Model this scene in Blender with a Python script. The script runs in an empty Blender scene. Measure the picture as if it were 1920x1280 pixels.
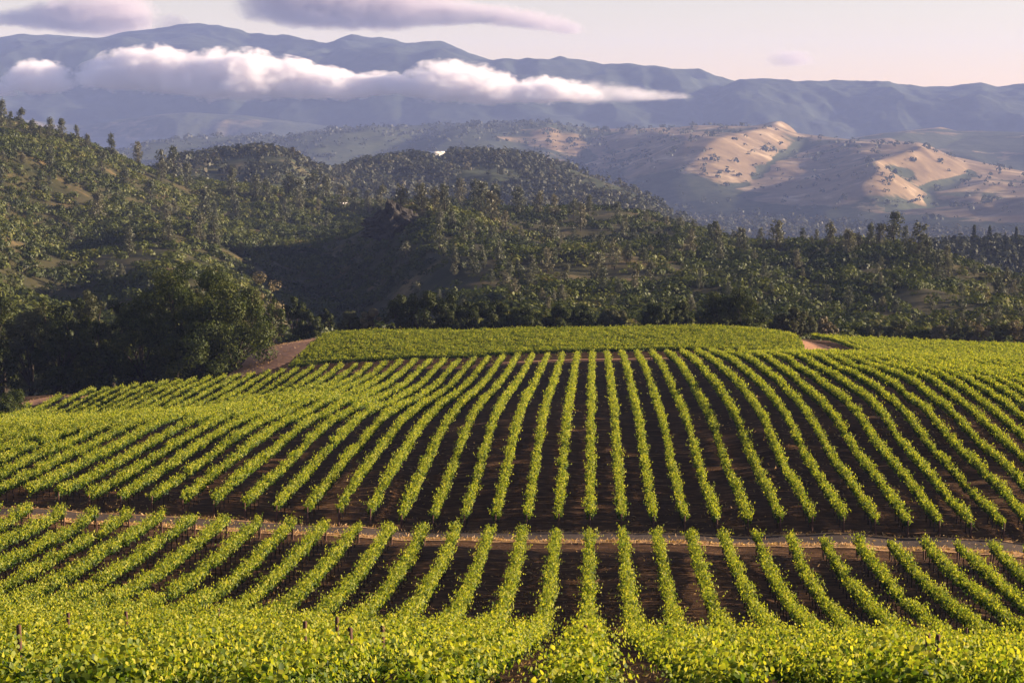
import bpy, bmesh, math, random
import numpy as np
from mathutils import Vector, noise as mnoise

C = bpy.context.scene.collection
rng = np.random.default_rng(11)
random.seed(11)
PI = math.pi
CZ = 60.0                      # eye height of the photographer on the slope, metres above datum
F = 3733.33; UV = 1114.5; VH = 230.0
PITCH = math.atan((640 - VH) / F)
YAW = math.atan((UV - 960) * math.cos(PITCH) / F)
HD = np.array([-math.sin(YAW), math.cos(YAW), 0.0]); RT = np.array([math.cos(YAW), math.sin(YAW), 0.0])
FW = HD * math.cos(PITCH) - np.array([0, 0, 1.0]) * math.sin(PITCH)
UP = HD * math.sin(PITCH) + np.array([0, 0, 1.0]) * math.cos(PITCH)

def pix(u, v):
    """bearing (x/y) and slope (z/y) of the sight line surveyed at u, v"""
    u = np.asarray(u, float); v = np.asarray(v, float)
    d = (u - 960)[..., None] * RT + (640 - v)[..., None] * UP + F * FW
    return d[..., 0] / d[..., 1], d[..., 2] / d[..., 1]

def proj(X, Y, Z):
    p = np.stack([np.asarray(X, float), np.asarray(Y, float), np.asarray(Z, float) - CZ], -1)
    w = p @ FW
    return 960 + F * (p @ RT) / w, 640 - F * (p @ UP) / w

def at(u, v, D):
    tx, tz = pix(u, v)
    return float(tx * D), float(D), float(CZ + tz * D)

# ------------------------------------------------------------------ noise
def _hash(ix, iy, seed):
    h = (ix * 374761393 + iy * 668265263 + seed * 974634777) & 0xffffffff
    h = ((h ^ (h >> 13)) * 1274126177) & 0xffffffff
    return ((h ^ (h >> 16)) & 0xffff) / 65535.0

def vnoise(x, y, seed=0):
    x = np.asarray(x, float); y = np.asarray(y, float)
    ix = np.floor(x).astype(np.int64); iy = np.floor(y).astype(np.int64)
    fx = x - ix; fy = y - iy
    fx = fx * fx * (3 - 2 * fx); fy = fy * fy * (3 - 2 * fy)
    a = _hash(ix, iy, seed); b = _hash(ix + 1, iy, seed); c = _hash(ix, iy + 1, seed); d = _hash(ix + 1, iy + 1, seed)
    return (a * (1 - fx) + b * fx) * (1 - fy) + (c * (1 - fx) + d * fx) * fy

def fbm(x, y, seed=0, octv=4, gain=0.5):
    t = 0; a = 1; s = 0
    for o in range(octv):
        t = t + a * (vnoise(x * 2 ** o, y * 2 ** o, seed + o * 17) - 0.5); s += a; a *= gain
    return t / s

def ridged(x, y, seed=0, octv=3):
    t = 0; a = 1; s = 0
    for o in range(octv):
        t = t + a * (1 - np.abs(2 * vnoise(x * 2 ** o, y * 2 ** o, seed + o * 29) - 1)); s += a; a *= 0.5
    return t / s

def sstep(a, b, x):
    t = np.clip((x - a) / (b - a), 0, 1); return t * t * (3 - 2 * t)

# ------------------------------------------------------------------ survey of the vine rows (row number, distance : height of the canopy below the eye)
S = 2.4; X0 = -0.2
SURVEY = """U -34 296:-43.5 315:-43.2
U -30 280:-41.4 315:-42.1
U -26 271:-39.7 295:-40.5 315:-41.2
U -23 269:-39.1 291:-39.8 317:-40.5
U -21 166:-28.6 171:-28.7 178:-29.0 185:-29.3 193:-29.9
U -20 158:-28.4 164:-28.5 170:-28.6 176:-28.9 184:-29.3 193:-29.7 287:-39.4 302:-39.6 318:-39.8
U -19 150:-28.0 156:-28.3 162:-28.5 169:-28.7 177:-29.3 183:-29.2 191:-29.6 200:-30.2
U -18 148:-27.9 157:-28.4 163:-28.6 170:-28.7 177:-29.2 184:-29.4 190:-29.4 198:-29.7 273:-37.5 296:-38.6 318:-39.3
U -17 149:-28.0 156:-28.5 163:-28.8 170:-29.1 178:-29.4 188:-29.7
U -16 149:-28.3 155:-28.7 163:-29.1 171:-29.1 179:-29.4 187:-29.8 196:-30.1 206:-30.7 295:-38.6 318:-39.0
U -15 149:-28.3 156:-28.6 164:-29.0 171:-29.2 178:-29.3 186:-29.6 194:-30.0 205:-30.6
U -14 148:-28.4 157:-28.6 164:-29.0 174:-29.3 183:-29.4 191:-29.8 196:-29.9 253:-34.7 277:-36.6 297:-38.2 318:-38.8
U -13 148:-28.5 157:-28.9 166:-29.0 174:-29.2 182:-29.4
U -12 149:-28.7 156:-28.6 165:-28.8 177:-29.4 188:-29.8 200:-30.2 217:-31.7 228:-32.0 259:-35.2 291:-37.1 320:-38.3
U -11 154:-29.0 164:-29.4 175:-29.6 187:-29.5 201:-30.2
U -10 148:-28.9 160:-29.2 171:-29.4 183:-29.5 197:-30.0 211:-30.8 233:-33.1 279:-36.7 322:-38.4
U -9 150:-29.2 162:-29.6 173:-29.5 184:-30.1 196:-30.2 207:-30.4 233:-32.9 278:-36.5 319:-38.2
U -8 149:-29.2 158:-29.0 170:-29.4 181:-29.5 193:-29.8 210:-30.8 233:-32.7 273:-35.9 319:-38.2
U -7 148:-29.2 159:-29.1 170:-29.1 183:-29.4 199:-29.8 220:-31.3 251:-34.0 282:-36.1 318:-37.7
U -6 151:-29.8 161:-29.8 173:-29.8 185:-29.6 203:-30.2 225:-31.4 260:-34.2 292:-36.1 323:-37.7
U -4 150:-29.7 164:-29.9 172:-29.4 183:-29.3 196:-29.1 216:-30.2
U 4 150:-29.7 164:-30.1 177:-30.1 192:-29.5 210:-30.0 240:-31.4 297:-35.0
U 5 150:-29.9 162:-29.7 175:-30.0 187:-29.5 203:-29.7 227:-30.8 254:-31.8 292:-34.2
U 6 162:-29.5 171:-29.7 184:-29.7 193:-29.0 208:-29.2 229:-29.9 260:-31.9 306:-35.4
U 7 149:-29.6 158:-29.3 169:-29.5 179:-29.3 187:-28.9 190:-28.4 203:-28.6 220:-29.2 244:-30.6 294:-34.2
U 8 148:-29.4 158:-29.6 170:-29.7 180:-29.3 190:-28.6 201:-28.6 215:-29.0
U 9 149:-29.7 158:-29.7 166:-29.5 177:-29.7 185:-29.3 195:-29.1 208:-28.9 225:-29.4 243:-30.4
U 10 150:-29.9 158:-29.6 167:-29.5 177:-29.6 186:-29.1 195:-28.7 208:-28.9 224:-29.7 246:-30.4 270:-31.8
U 11 149:-29.7 158:-29.7 168:-29.4 178:-29.4 189:-29.2 197:-28.4 210:-28.7 231:-29.6 253:-31.0 281:-32.6
U 12 150:-29.9 162:-29.9 171:-29.6 183:-29.4 191:-28.8 201:-28.4 214:-28.6 228:-29.4 246:-30.4 268:-31.5
U 13 150:-29.9 162:-30.1 169:-29.7 180:-29.6 191:-29.0 199:-28.4 211:-28.7 223:-28.9 242:-29.9 270:-31.7
U 14 154:-30.2 162:-29.6 171:-29.5 182:-29.4 192:-29.0 199:-28.5 213:-28.9 227:-29.1 250:-30.6
U 15 165:-29.9 172:-29.3 183:-29.4 191:-29.0 198:-28.6 211:-28.8 220:-28.5 235:-29.3
L -17 140:-27.6 136:-27.8 134:-27.6
L -16 140:-28.0 133:-27.7 128:-27.2 126:-27.2
L -15 140:-28.1 135:-28.2 128:-27.5 123:-27.2 118:-26.7
L -14 140:-28.2 132:-27.9 126:-27.4 120:-27.0 115:-26.6 110:-26.3
L -13 139:-28.2 132:-27.8 125:-27.3 120:-27.2 115:-26.8 110:-26.3 105:-25.7
L -12 139:-28.3 131:-27.8 124:-27.5 118:-27.0 113:-26.7 108:-26.2
L -11 140:-28.5 131:-28.1 124:-27.7 117:-27.1 111:-26.6 107:-26.2
L -10 132:-28.2 124:-27.7 116:-27.3 110:-26.6 104:-25.7
L -9 124:-28.1 116:-27.4 110:-26.6 103:-25.7
L -8 140:-28.7 133:-28.5 125:-27.9 119:-27.6 111:-27.0
L -7 141:-28.9 131:-28.5 123:-27.9 116:-27.4 110:-26.9 104:-26.0
L -6 140:-28.9 131:-28.4 123:-28.1 116:-27.4 109:-26.8 103:-26.1
L -5 140:-28.9 131:-28.9 122:-28.1 114:-27.3 105:-26.3
L -4 139:-28.8 128:-28.5 118:-27.6 109:-26.8 101:-25.6
L -3 140:-29.1 128:-28.5 118:-27.8 109:-26.9 98:-25.2
L 3 138:-29.1 127:-28.7 118:-28.2 109:-27.5 99:-25.8
L 4 139:-29.4 127:-28.7 118:-28.2 108:-27.1
L 5 138:-29.3 132:-29.8 124:-29.2 115:-28.3 107:-27.1
L 6 139:-29.5 131:-29.7 125:-29.5 118:-28.9 112:-28.3 105:-27.3
L 7 140:-29.8 131:-29.7 123:-29.2 116:-28.5 108:-27.6 101:-26.3
L 8 140:-29.7 130:-29.3 122:-29.1 115:-28.4 109:-27.7 102:-26.8
L 9 140:-29.9 131:-29.6 124:-29.2 117:-28.6 109:-27.8
L 10 140:-29.8 131:-29.5 123:-28.8 115:-28.2 110:-27.8
L 11 141:-30.0 132:-29.7 125:-29.4 120:-29.2
"""
pts = []                                       # tx, D, z below eye of the GROUND
for line in SURVEY.strip().splitlines():
    _, k, *vals = line.split()
    X = S * int(k) + X0
    for q in vals:
        D, z = q.split(':'); D = float(D); pts.append((X / D, D, float(z) - 1.4))
def add(u, v, D, dz=0.0):
    tx, tz = pix(u, v); pts.append((float(tx), D, float(tz) * D + dz))
# slope the camera stands on
for u, a, b, c, d in ((-250, 1165, 1192, 1222, 1262), (150, 1168, 1197, 1226, 1265), (600, 1178, 1205, 1229, 1268), (1100, 1188, 1215, 1234, 1275),
                      (1500, 1200, 1218, 1238, 1275), (1850, 1212, 1226, 1244, 1275), (2250, 1222, 1236, 1252, 1280)):
    add(u, a, 80, -1.4); add(u, b, 60, -1.4); add(u, c, 45, -1.4); add(u, d, 30, -1.4)
    add(u, 1470, 10); 
for u in (-300, 700, 1300, 2250): add(u, 1640, 6)
# far end of the block and what lies beyond
for u, v, D, dz in ((535, 685, 328, -1.7), (720, 668, 328, -1.8), (960, 657, 328, -1.8), (1200, 650, 328, -1.8), (1440, 652, 328, -1.8),
        (600, 622, 388, -1.8), (800, 615, 390, -1.8), (1000, 611, 390, -1.8), (1250, 607, 390, -1.8), (1420, 612, 390, -1.8), (1490, 640, 350, -1.6),
        (1570, 652, 338, -1.7), (1700, 657, 338, -1.8), (1900, 668, 338, -1.8), (2150, 684, 338, -1.8),
        (1530, 625, 425, -1.8), (1700, 632, 425, -1.8), (1900, 641, 425, -1.8), (2150, 654, 425, -1.8),
        (1600, 657, 315, -1.7), (1700, 661, 315, -1.7), (1900, 673, 310, -1.7), (1900, 690, 280, -1.6), (2150, 700, 290, -1.6), (2150, 790, 210, -1.5),
        (2150, 960, 160, -1.5), (2150, 1050, 140, -1.4), (2150, 1130, 115, -1.4),
        (-150, 800, 245, -1.5), (-300, 830, 215, -1.5), (-300, 960, 158, -1.5), (-300, 1050, 128, -1.5), (0, 792, 250, -1.4),
        (100, 748, 312, 0), (20, 778, 296, 0), (-150, 790, 300, 0), (-350, 810, 300, 0),
        (100, 740, 345, 0), (250, 727, 345, 0), (400, 711, 340, 0), (500, 688, 340, 0), (480, 655, 385, 0), (565, 640, 395, 0), (-200, 760, 345, 0),
        (100, 735, 400, 0), (300, 715, 410, 0), (450, 680, 440, 0), (-200, 750, 400, 0),
        (640, 622, 430, 0), (800, 622, 425, 0), (960, 620, 425, 0), (1150, 618, 430, 0), (1370, 618, 425, 0), (1500, 632, 440, 0), (1700, 642, 445, 0), (1920, 652, 450, 0)):
    add(u, v, D, dz)
# wooded hillside beyond
HILL = ((-350, 150, 1000), (-350, 300, 800), (-350, 480, 600), (-350, 640, 480), (-200, 190, 1050), (0, 240, 1100), (100, 268, 1140), (200, 305, 1180), (300, 335, 1220), (400, 355, 1260), (520, 366, 1300), (640, 378, 1330),
        (0, 330, 940), (0, 425, 740), (0, 545, 590), (0, 610, 480), (150, 360, 980), (150, 488, 790), (150, 590, 620), (150, 640, 490),
        (300, 400, 1000), (300, 438, 800), (300, 502, 630), (300, 650, 510), (420, 400, 1120), (420, 460, 900), (420, 535, 720), (420, 620, 560),
        (530, 415, 1120), (530, 480, 930), (530, 545, 780), (530, 610, 640), (530, 660, 520), (640, 420, 1150), (640, 462, 1000), (640, 522, 860), (640, 610, 700), (640, 668, 560), (640, 655, 480),
        (735, 402, 880), (775, 452, 790), (830, 505, 680), (880, 560, 570), (920, 600, 490), (720, 520, 780), (760, 590, 660), (800, 630, 540), (760, 388, 1250), (850, 392, 1200),
        (850, 418, 980), (950, 430, 960), (950, 480, 780), (960, 540, 620), (1000, 595, 490), (1000, 402, 1150),
        (1200, 432, 960), (1200, 480, 780), (1200, 535, 630), (1200, 595, 500), (1200, 418, 1120), (1400, 452, 950), (1400, 500, 760), (1400, 555, 610), (1400, 610, 490),
        (1560, 462, 920), (1560, 505, 760), (1560, 560, 620), (1560, 622, 490), (1700, 482, 850), (1700, 520, 720), (1700, 570, 600), (1700, 632, 490),
        (1830, 510, 780), (1830, 545, 690), (1830, 590, 580), (1830, 645, 490), (1950, 550, 720), (1950, 580, 620), (1950, 640, 500), (2150, 600, 680), (2150, 640, 560),
        (-350, 180, 1250), (0, 300, 1450), (200, 370, 1550), (400, 420, 1600), (640, 420, 1650), (850, 425, 1550), (1200, 470, 1400), (1560, 515, 1250), (1830, 560, 1050), (2150, 640, 950),
        (-350, 330, 1900), (0, 395, 1900), (640, 430, 1950), (1200, 480, 1900), (1700, 520, 1800), (2150, 540, 1700))
for h in HILL: add(*h)
pts = np.array(pts)

# thin-plate spline over bearing and log distance, value = slope below the eye
A_ = np.stack([pts[:, 0] * F / 350, np.log(pts[:, 1]) * 4.0], -1); q_ = pts[:, 2] / pts[:, 1] * 1000
def _k(r2): return 0.5 * r2 * np.log(np.maximum(r2, 1e-12))
n_ = len(A_)
r2_ = ((A_[:, None, :] - A_[None, :, :]) ** 2).sum(-1)
M_ = np.zeros((n_ + 3, n_ + 3)); M_[:n_, :n_] = _k(r2_) + np.eye(n_) * 0.012
M_[:n_, n_] = 1; M_[:n_, n_ + 1:] = A_; M_[n_, :n_] = 1; M_[n_ + 1:, :n_] = A_.T
sol_ = np.linalg.solve(M_, np.concatenate([q_, np.zeros(3)]))
def tps(tx, lnD):
    P = np.stack([tx.ravel() * F / 350, lnD.ravel() * 4.0], -1); out = np.empty(len(P))
    for i in range(0, len(P), 4000):
        b = P[i:i + 4000]
        out[i:i + 4000] = _k(((b[:, None, :] - A_[None]) ** 2).sum(-1)) @ sol_[:n_] + sol_[n_] + b @ sol_[n_ + 1:]
    return out.reshape(tx.shape) / 1000

ZF = CZ - 205.0                                   # valley floor
TX = np.linspace(-0.46, 0.42, 331); LD = np.linspace(math.log(5.0), math.log(13900.0), 640)
GT, GL = np.meshgrid(TX, LD)
GD = np.exp(GL)
near = tps(GT, np.minimum(GL, math.log(1900.0)))
gz = CZ + near * np.minimum(GD, 1900.0)
w_ = sstep(1500, 2700, GD)
gz = gz * (1 - w_) + (ZF + 6 * fbm(GT * GD / 600, GD / 600, 5)) * w_
hn_ = sstep(430, 620, GD) * (1 - sstep(1500, 2200, GD))
gz = gz + hn_ * (15 * fbm(GT * GD / 110, GD / 110, 3, 4) + 9 * (ridged(GT * GD / 75, GD / 130, 9) - 0.5))
gz = gz + (1 - sstep(330, 420, GD)) * 0.10 * fbm(GT * GD / 2.2, GD / 2.2, 21, 3)

def ground(X, Y):
    X = np.asarray(X, float); Y = np.asarray(Y, float)
    i = np.clip((X / Y - TX[0]) / (TX[1] - TX[0]), 0, len(TX) - 1.001); j = np.clip((np.log(Y) - LD[0]) / (LD[1] - LD[0]), 0, len(LD) - 1.001)
    i0 = i.astype(int); j0 = j.astype(int); a = i - i0; b = j - j0
    return (gz[j0, i0] * (1 - a) + gz[j0, i0 + 1] * a) * (1 - b) + (gz[j0 + 1, i0] * (1 - a) + gz[j0 + 1, i0 + 1] * a) * b

def ray_ground(u, v, Dmin, Dmax=2500.0):
    tx, tz = pix(u, v)
    D = np.exp(np.linspace(math.log(Dmin), math.log(Dmax), 900))
    hit = np.nonzero(CZ + tz * D <= ground(tx * D, D))[0]
    if len(hit) == 0:
        j = int(np.argmin(CZ + tz * D - ground(tx * D, D)))
    else: j = int(hit[0])
    return float(tx * D[j]), float(D[j]), float(ground(tx * D[j], D[j]))

# ------------------------------------------------------------------ object helpers
def mesh_np(name, V, faces, mats, tint=None, smooth=False, extra=None):
    """faces: list of int arrays (n,3) or (n,4)"""
    me = bpy.data.meshes.new(name)
    V = np.asarray(V, np.float32)
    faces = [np.asarray(f, np.int32) for f in faces if len(f)]
    nl = sum(f.size for f in faces); npoly = sum(len(f) for f in faces)
    me.vertices.add(len(V)); me.vertices.foreach_set('co', V.ravel())
    me.loops.add(nl); me.polygons.add(npoly)
    me.loops.foreach_set('vertex_index', np.concatenate([f.ravel() for f in faces]))
    tot = np.concatenate([np.full(len(f), f.shape[1], np.int32) for f in faces])
    me.polygons.foreach_set('loop_start', np.concatenate([[0], np.cumsum(tot)[:-1]]).astype(np.int32))
    if smooth: me.polygons.foreach_set('use_smooth', np.ones(npoly, bool))
    if tint is not None:
        me.attributes.new('tint', 'FLOAT', 'FACE').data.foreach_set('value', np.asarray(tint, np.float32))
    for an, (dom, vals) in (extra or {}).items():
        me.attributes.new(an, 'FLOAT', dom).data.foreach_set('value', np.asarray(vals, np.float32))
    for m in (mats if isinstance(mats, (list, tuple)) else [mats]): me.materials.append(m)
    me.update(calc_edges=True)
    return me

def link(name, me, parent=None, loc=None):
    o = bpy.data.objects.new(name, me); C.objects.link(o)
    if parent is not None: o.parent = parent
    if loc is not None: o.location = loc
    return o

def thing(name, label, cat, loc=(0, 0, 0), rz=0.0, group=None, me=None):
    o = bpy.data.objects.new(name, me); C.objects.link(o)
    o.location = loc; o.rotation_euler = (0, 0, rz)
    o['label'] = label; o['category'] = cat
    if group: o['group'] = group
    return o

def setting(name, me, kind='structure'):
    o = link(name, me); o['kind'] = kind; return o

def stuff(name, me, label, cat):
    o = link(name, me); o['kind'] = 'stuff'; o['label'] = label; o['category'] = cat; return o

def dup(root, loc, rz=0.0, sc=None):
    r = root.copy(); C.objects.link(r); r.location = loc; r.rotation_euler = (0, 0, rz)
    if sc is not None: r.scale = sc
    for ch in list(root.children):
        c = ch.copy(); C.objects.link(c); c.parent = r
    return r

ONES = ['', 'first', 'second', 'third', 'fourth', 'fifth', 'sixth', 'seventh', 'eighth', 'ninth', 'tenth', 'eleventh', 'twelfth', 'thirteenth',
        'fourteenth', 'fifteenth', 'sixteenth', 'seventeenth', 'eighteenth', 'nineteenth']
TENS = {2: ('twenty', 'twentieth'), 3: ('thirty', 'thirtieth'), 4: ('forty', 'fortieth'), 5: ('fifty', 'fiftieth'), 6: ('sixty', 'sixtieth')}
def nth(n):
    if n < 20: return ONES[n]
    a, b = divmod(n, 10)
    return TENS[a][1] if b == 0 else TENS[a][0] + '-' + ONES[b]

def tube(path, radii, nseg=7):
    """tapered tube through points; returns V, quads"""
    path = np.asarray(path, float); V = []; Q = []
    for i, p in enumerate(path):
        t = path[min(i + 1, len(path) - 1)] - path[max(i - 1, 0)]; t = t / (np.linalg.norm(t) + 1e-9)
        a = np.cross(t, [0.3, 0.9, 0.2]); a /= np.linalg.norm(a) + 1e-9; b = np.cross(t, a)
        for s in range(nseg):
            an = 2 * PI * s / nseg
            V.append(p + (a * math.cos(an) + b * math.sin(an)) * radii[i])
    for i in range(len(path) - 1):
        for s in range(nseg):
            Q.append((i * nseg + s, i * nseg + (s + 1) % nseg, (i + 1) * nseg + (s + 1) % nseg, (i + 1) * nseg + s))
    return np.array(V), np.array(Q, int)

class Bag:
    def __init__(s): s.V = []; s.F = []; s.n = 0
    def add(s, V, Q): s.V.append(V); s.F.append(np.asarray(Q) + s.n); s.n += len(V)
    def mesh(s, name, mat, smooth=False):
        fs = {}
        for f in s.F: fs.setdefault(f.shape[1], []).append(f)
        return mesh_np(name, np.concatenate(s.V), [np.concatenate(v) for v in fs.values()], mat, smooth=smooth)

def box_vq(x0, x1, y0, y1, z0, z1):
    V = np.array([(x, y, z) for z in (z0, z1) for y in (y0, y1) for x in (x0, x1)], float)
    return V, np.array([(0, 2, 3, 1), (4, 5, 7, 6), (0, 1, 5, 4), (2, 6, 7, 3), (0, 4, 6, 2), (1, 3, 7, 5)])

def frames(N, A=None):
    if A is not None:
        N = N / (np.linalg.norm(N, axis=1, keepdims=True) + 1e-9)
        a = A - N * (A * N).sum(1, keepdims=True); a /= np.linalg.norm(a, axis=1, keepdims=True) + 1e-9
        return N, a, np.cross(N, a)
    N = N / (np.linalg.norm(N, axis=1, keepdims=True) + 1e-9)
    r = rng.normal(size=N.shape); a = np.cross(N, r); a /= np.linalg.norm(a, axis=1, keepdims=True) + 1e-9
    return N, a, np.cross(N, a)

def kites(P, N, size, wid=0.42, A=None):
    """one four-cornered leaf per point"""
    N, a, b = frames(N, A); s = size[:, None]
    V = np.stack([P - a * s * .5, P - a * s * .08 + b * s * wid, P + a * s * .5 , P - a * s * .08 - b * s * wid], 1).reshape(-1, 3)
    return V, np.arange(len(P) * 4).reshape(-1, 4)

def lobed(P, N, size):
    """grape leaf: two halves folded along the midrib"""
    N, a, b = frames(N); s = size[:, None]; f = N * s * 0.14
    V = np.stack([P - a * s * .42, P - a * s * .30 + b * s * .46 + f, P + a * s * .16 + b * s * .50 + f, P + a * s * .55,
                  P + a * s * .16 - b * s * .50 + f, P - a * s * .30 - b * s * .46 + f], 1).reshape(-1, 3)
    i = np.arange(len(P))[:, None] * 6
    return V, np.concatenate([np.stack([i[:, 0], i[:, 0] + 3, i[:, 0] + 2, i[:, 0] + 1], 1), np.stack([i[:, 0], i[:, 0] + 5, i[:, 0] + 4, i[:, 0] + 3], 1)])

# ------------------------------------------------------------------ materials
def new_mat(name):
    m = bpy.data.materials.new(name); m.use_nodes = True
    nt = m.node_tree; nt.nodes.clear()
    return m, nt.nodes, nt.links

def ramp(N, L, fac, stops):
    r = N.new('ShaderNodeValToRGB'); e = r.color_ramp.elements
    while len(e) < len(stops): e.new(0.5)
    for i, (p, c) in enumerate(stops): e[i].position = p; e[i].color = (*c, 1)
    L.new(fac, r.inputs[0]); return r.outputs[0]

def leaf_mat(name, stops, transl=0.4, tscale=1.5, gloss=0.05, by_object=False, ttint=(1.0, 1.0, 0.6)):
    m, N, L = new_mat(name)
    at_ = N.new('ShaderNodeAttribute'); at_.attribute_name = 'tint'; fac = at_.outputs['Fac']
    if by_object:
        oi = N.new('ShaderNodeObjectInfo'); mm = N.new('ShaderNodeMath'); mm.operation = 'MULTIPLY_ADD'; mm.inputs[1].default_value = 0.75
        sc = N.new('ShaderNodeMath'); sc.operation = 'MULTIPLY'; sc.inputs[1].default_value = 0.25; L.new(fac, sc.inputs[0])
        L.new(oi.outputs['Random'], mm.inputs[0]); L.new(sc.outputs[0], mm.inputs[2]); fac = mm.outputs[0]
    col = ramp(N, L, fac, stops)
    d = N.new('ShaderNodeBsdfDiffuse'); L.new(col, d.inputs[0])
    t = N.new('ShaderNodeBsdfTranslucent'); mu = N.new('ShaderNodeMix'); mu.data_type = 'RGBA'; mu.blend_type = 'MULTIPLY'; mu.inputs[0].default_value = 1
    L.new(col, mu.inputs[6]); mu.inputs[7].default_value = (ttint[0] * tscale, ttint[1] * tscale, ttint[2] * tscale, 1)
    L.new(mu.outputs[2], t.inputs[0])
    mx = N.new('ShaderNodeMixShader'); mx.inputs[0].default_value = transl; L.new(d.outputs[0], mx.inputs[1]); L.new(t.outputs[0], mx.inputs[2])
    g = N.new('ShaderNodeBsdfGlossy'); g.inputs['Roughness'].default_value = 0.6; g.inputs[0].default_value = (.9, .9, .9, 1)
    mg = N.new('ShaderNodeMixShader'); mg.inputs[0].default_value = gloss; L.new(mx.outputs[0], mg.inputs[1]); L.new(g.outputs[0], mg.inputs[2])
    o = N.new('ShaderNodeOutputMaterial'); L.new(mg.outputs[0], o.inputs[0])
    return m

def noise_node(N, L, scale, detail=5, rough=0.6, vec=None):
    n = N.new('ShaderNodeTexNoise'); n.inputs['Scale'].default_value = scale; n.inputs['Detail'].default_value = detail; n.inputs['Roughness'].default_value = rough
    if vec is None:
        g = N.new('ShaderNodeTexCoord'); vec = g.outputs['Object']
    L.new(vec, n.inputs['Vector']); return n.outputs['Fac']

def rough_mat(name, stops, scale=1.0, rough=0.9, bump=0.0, bscale=None, stretch=None, detail=6):
    m, N, L = new_mat(name)
    vec = None
    if stretch:
        g = N.new('ShaderNodeTexCoord'); mp = N.new('ShaderNodeMapping'); mp.inputs['Scale'].default_value = stretch
        L.new(g.outputs['Object'], mp.inputs[0]); vec = mp.outputs[0]
    col = ramp(N, L, noise_node(N, L, scale, detail, 0.65, vec), stops)
    p = N.new('ShaderNodeBsdfPrincipled'); L.new(col, p.inputs['Base Color']); p.inputs['Roughness'].default_value = rough
    p.inputs['Specular IOR Level'].default_value = 0.2
    if bump:
        b = N.new('ShaderNodeBump'); b.inputs['Strength'].default_value = 1; b.inputs['Distance'].default_value = bump
        L.new(noise_node(N, L, bscale or scale * 3, 5, 0.65, vec), b.inputs['Height']); L.new(b.outputs[0], p.inputs['Normal'])
    o = N.new('ShaderNodeOutputMaterial'); L.new(p.outputs[0], o.inputs[0])
    return m

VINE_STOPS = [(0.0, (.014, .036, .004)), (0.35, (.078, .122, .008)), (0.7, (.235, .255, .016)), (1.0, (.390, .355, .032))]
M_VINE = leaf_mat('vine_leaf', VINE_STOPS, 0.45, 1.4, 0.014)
M_BARK = rough_mat('bark', [(0.3, (0.0175, 0.0125, 0.0090)), (0.7, (0.0500, 0.0375, 0.0275))], 6, 0.95, 0.02)
M_POST = rough_mat('weathered_wood', [(0.3, (.035, .018, .014)), (0.7, (.13, .065, .045))], 9, 0.85, 0.004, stretch=(3, 3, .6))
M_OAK = leaf_mat('oak_leaf', [(0, (0.0134, 0.0228, 0.0046)), (0.5, (0.0322, 0.0442, 0.0067)), (1, (0.0636, 0.0703, 0.0107))], 0.25, 1.2, 0.01)
M_DARK = leaf_mat('dark_oak_leaf', [(0, (0.0088, 0.0150, 0.0035)), (0.5, (0.0229, 0.0317, 0.0053)), (1, (0.0528, 0.0581, 0.0097))], 0.22, 1.2, 0.01)
M_OLIVE = leaf_mat('grey_green_leaf', [(0, (0.0280, 0.0350, 0.0154)), (0.5, (0.0595, 0.0630, 0.0280)), (1, (0.0980, 0.0910, 0.0420))], 0.25, 1.2, 0.01)
M_DRYTREE = leaf_mat('dry_leaf', [(0, (.06, .05, .028)), (0.5, (.13, .105, .055)), (1, (.2, .15, .08))], 0.25, 1.2, 0.02)
M_PINE = leaf_mat('pine_needle', [(0, (0.0306, 0.0408, 0.0187)), (0.4, (0.0612, 0.0680, 0.0357)), (0.8, (0.0952, 0.0918, 0.0527)), (1, (0.1275, 0.1037, 0.0629))], 0.2, 1.2, 0.03, by_object=True)
M_FIR = leaf_mat('dark_needle', [(0, (.015, .022, .012)), (1, (.04, .048, .022))], 0.15, 1.2, 0.02, by_object=True)
M_BUSH = leaf_mat('chaparral_leaf', [(0, (0.0119, 0.0187, 0.0034)), (0.35, (0.0340, 0.0459, 0.0051)), (0.7, (0.0782, 0.0867, 0.0085)), (0.9, (0.1062, 0.0918, 0.0204)), (1, (0.1190, 0.0892, 0.0408))], 0.22, 1.2, 0.02)
M_WOODLAND = leaf_mat('woodland_leaf', [(0, (0.0179, 0.0229, 0.0115)), (0.5, (0.0395, 0.0433, 0.0217)), (1, (0.0734, 0.0625, 0.0331))], 0.2, 1.2, 0.02)
M_TRACK = rough_mat('dirt_track', [(0.3, (.30, .135, .065)), (0.7, (.48, .255, .14))], 0.9, 0.95, 0.05, 2.5)
M_ROAD = rough_mat('gravel_road', [(0.25, (0.0442, 0.0279, 0.0210)), (0.75, (0.0767, 0.0521, 0.0400))], 2.0, 0.95, 0.02, 12, stretch=(.35, 1.6, 1))
M_VERGE = rough_mat('dry_verge', [(0.3, (.30, .16, .07)), (0.7, (.50, .30, .14))], 2.2, 0.95, 0.06, 5)
M_STRAW = leaf_mat('straw', [(0, (.26, .15, .06)), (1, (.50, .32, .14))], 0.3, 1.1, 0.02)
M_ROCK = rough_mat('dark_rock', [(0.3, (.014, .013, .012)), (0.7, (.052, .045, .038))], 0.5, 0.9, 0.5, 0.9)
M_WALL = rough_mat('pale_render', [(0.2, (.66, .60, .54)), (0.8, (.78, .73, .67))], 0.6, 0.8)
M_CLAYWALL = rough_mat('clay_wall', [(0.2, (.42, .22, .15)), (0.8, (.5, .29, .2))], 0.6, 0.8)
M_ROOF = rough_mat('roof_sheet', [(0.2, (.55, .50, .46)), (0.8, (.70, .65, .60))], 0.6, 0.7)
M_TILE = rough_mat('clay_roof', [(0.2, (.30, .13, .08)), (0.8, (.42, .2, .13))], 0.8, 0.8)
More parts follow.
